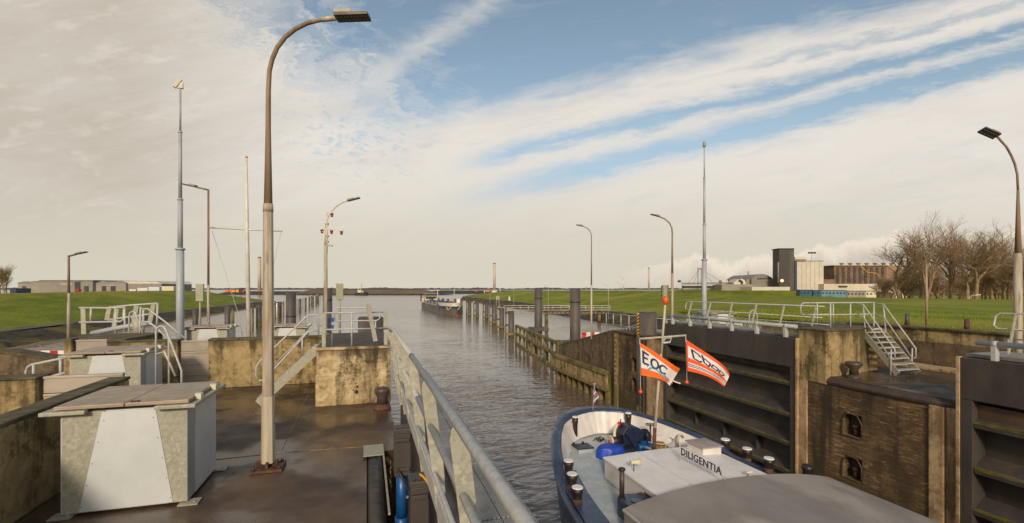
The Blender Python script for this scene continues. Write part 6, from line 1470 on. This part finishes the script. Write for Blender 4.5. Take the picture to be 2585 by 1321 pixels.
# steam
# ================================================================== bare trees
def tree(label, px, Y, ybase, ytop, spread, seed, lean=0, depth=6, trunks=1, name='bare_tree', group='bare trees beyond the right dike', tw=1.0):
    random.seed(seed); b = D(px, ybase, Y); b.z = D(0,ybase,Y).z - .6; H = (ybase-ytop)/F*Y + .6
    t_ = thing(name, label, 'tree', b, group)
    tr = MB(); cr = MB()
    spr = spread/F*Y
    def grow(p, d, L, r, lev):
        n = 3; pts = [p]; dd = d.copy()
        for i in range(n):
            dd = (dd + Vector((random.uniform(-1,1),random.uniform(-1,1),random.uniform(-.35,.6)))*.16).normalized(); pts.append(pts[-1] + dd*L/n)
        r1 = r*.66
        (tr if lev < 2 else cr).tube(pts, [r*(1-.34*i/n) for i in range(n+1)], 7 if lev < 2 else (4 if lev < 4 else 3), caps=False, smooth=lev < 3)
        if lev >= depth: return
        k_ = 3 if lev < 1 else random.choice([2,3,3])
        for j in range(k_):
            a = random.uniform(0,2*math.pi); s_ = random.uniform(.35,.72) * (1.0 if lev else .8)
            ax = Vector((math.cos(a),math.sin(a),0)); nd = (dd + (ax - dd*ax.dot(dd))*s_*spr/ H*1.9 + Vector((0,0,.16))).normalized()
            st_ = pts[-1] if j < 2 else pts[-2]
            grow(st_, nd, L*random.uniform(.66,.86), r1*random.uniform(.75,1.0), lev+1)
        if lev >= 1:
            for j in range(3):
                q = pts[random.choice([1,2])]; a = random.uniform(0,2*math.pi)
                nd = (dd*.5 + Vector((math.cos(a),math.sin(a),.3))).normalized(); grow(q, nd, L*.62, r1*.45, max(lev+2, depth-2))
    for k_ in range(trunks):
        o_ = Vector((random.uniform(-.5,.5),random.uniform(-.5,.5),0)) * (k_ > 0) * 2
        grow(b+o_, Vector((lean+(k_-(trunks-1)/2)*.25, random.uniform(-.1,.1), 1)).normalized(), H*.24, H*.021, 0)
    # rescale the width to the crown's spread
    ext_ = max(abs((v.x-b.x)*ct-(v.y-b.y)*st) for v in cr.v); kx = spr/2/ext_
    for m__ in (tr, cr):
        for v in m__.v:
            f_ = min(1, max(0, (v.z-b.z)/(H*.25))); q_ = 1+(kx-1)*f_
            v.x = b.x+(v.x-b.x)*q_; v.y = b.y+(v.y-b.y)*q_
    # rescale the height so that the crown tops out where it should
    zm_ = max(v.z for v in tr.v + cr.v); k_ = H/(zm_ - b.z)
    for m__ in (tr, cr):
        for v in m__.v: v.z = b.z + (v.z-b.z)*k_
    tr.build('trunk', M['bark'], t_); cr.build('crown', M['bark'], t_)
    return t_
tree('leftmost bare tree, leaning in front of the right end of the brick factory', 2272, 100, 760, 572, 165, 11, -.12, 6)
tree('tall bare tree with several forked stems, second of the group right of the brick factory', 2342, 92, 760, 530, 185, 5, 0, 6, 2)
tree('widest bare tree in the middle of the right group', 2405, 96, 760, 536, 195, 23, .05, 6, 2)
tree('dense bare tree fourth from the left in the right group', 2462, 90, 762, 552, 190, 31, .05, 6, 2)
tree('dense bare tree fifth from the left in the right group', 2506, 104, 762, 572, 180, 37, .0, 6, 2)
tree('bare tree just left of the lamp post at the right edge', 2548, 98, 762, 595, 160, 44, 0, 6, 2)
tree('rightmost bare tree cut by the right edge of the picture', 2600, 92, 762, 610, 160, 52, 0, 6, 3)
for i, (px, yt_) in enumerate(((2225,695),(2300,690),(2372,672),(2425,668),(2478,655),(2520,660),(2562,668))):
    tree('low twiggy shrub under the bare trees, %s from the left' % ('first' if i==0 else ORD[i]), px, 104, 762, yt_, 90, 60+i, 0, 5, 3, 'bare_shrub', 'shrubs under the bare trees')
protos = [o for o in bpy.data.objects if o.name.startswith('bare_shrub') and o.parent is None]
random.seed(19)
for i in range(16):
    px = 2235 + i*24 + random.uniform(-8,8); b = D(px, 762, 118 + random.uniform(0,30)); b.z = -.4
    dup(protos[i % len(protos)], b, 'low twiggy undergrowth shrub among the trunks of the bare trees', 'undergrowth behind the bare tree trunks', random.uniform(0,6), (1.3,1.3,random.uniform(1.1,1.7)))
tree('small bare tree at the far left edge above the dike', 5, 105, 748, 658, 70, 77, -.1, 6, 3, 'bare_tree', None)
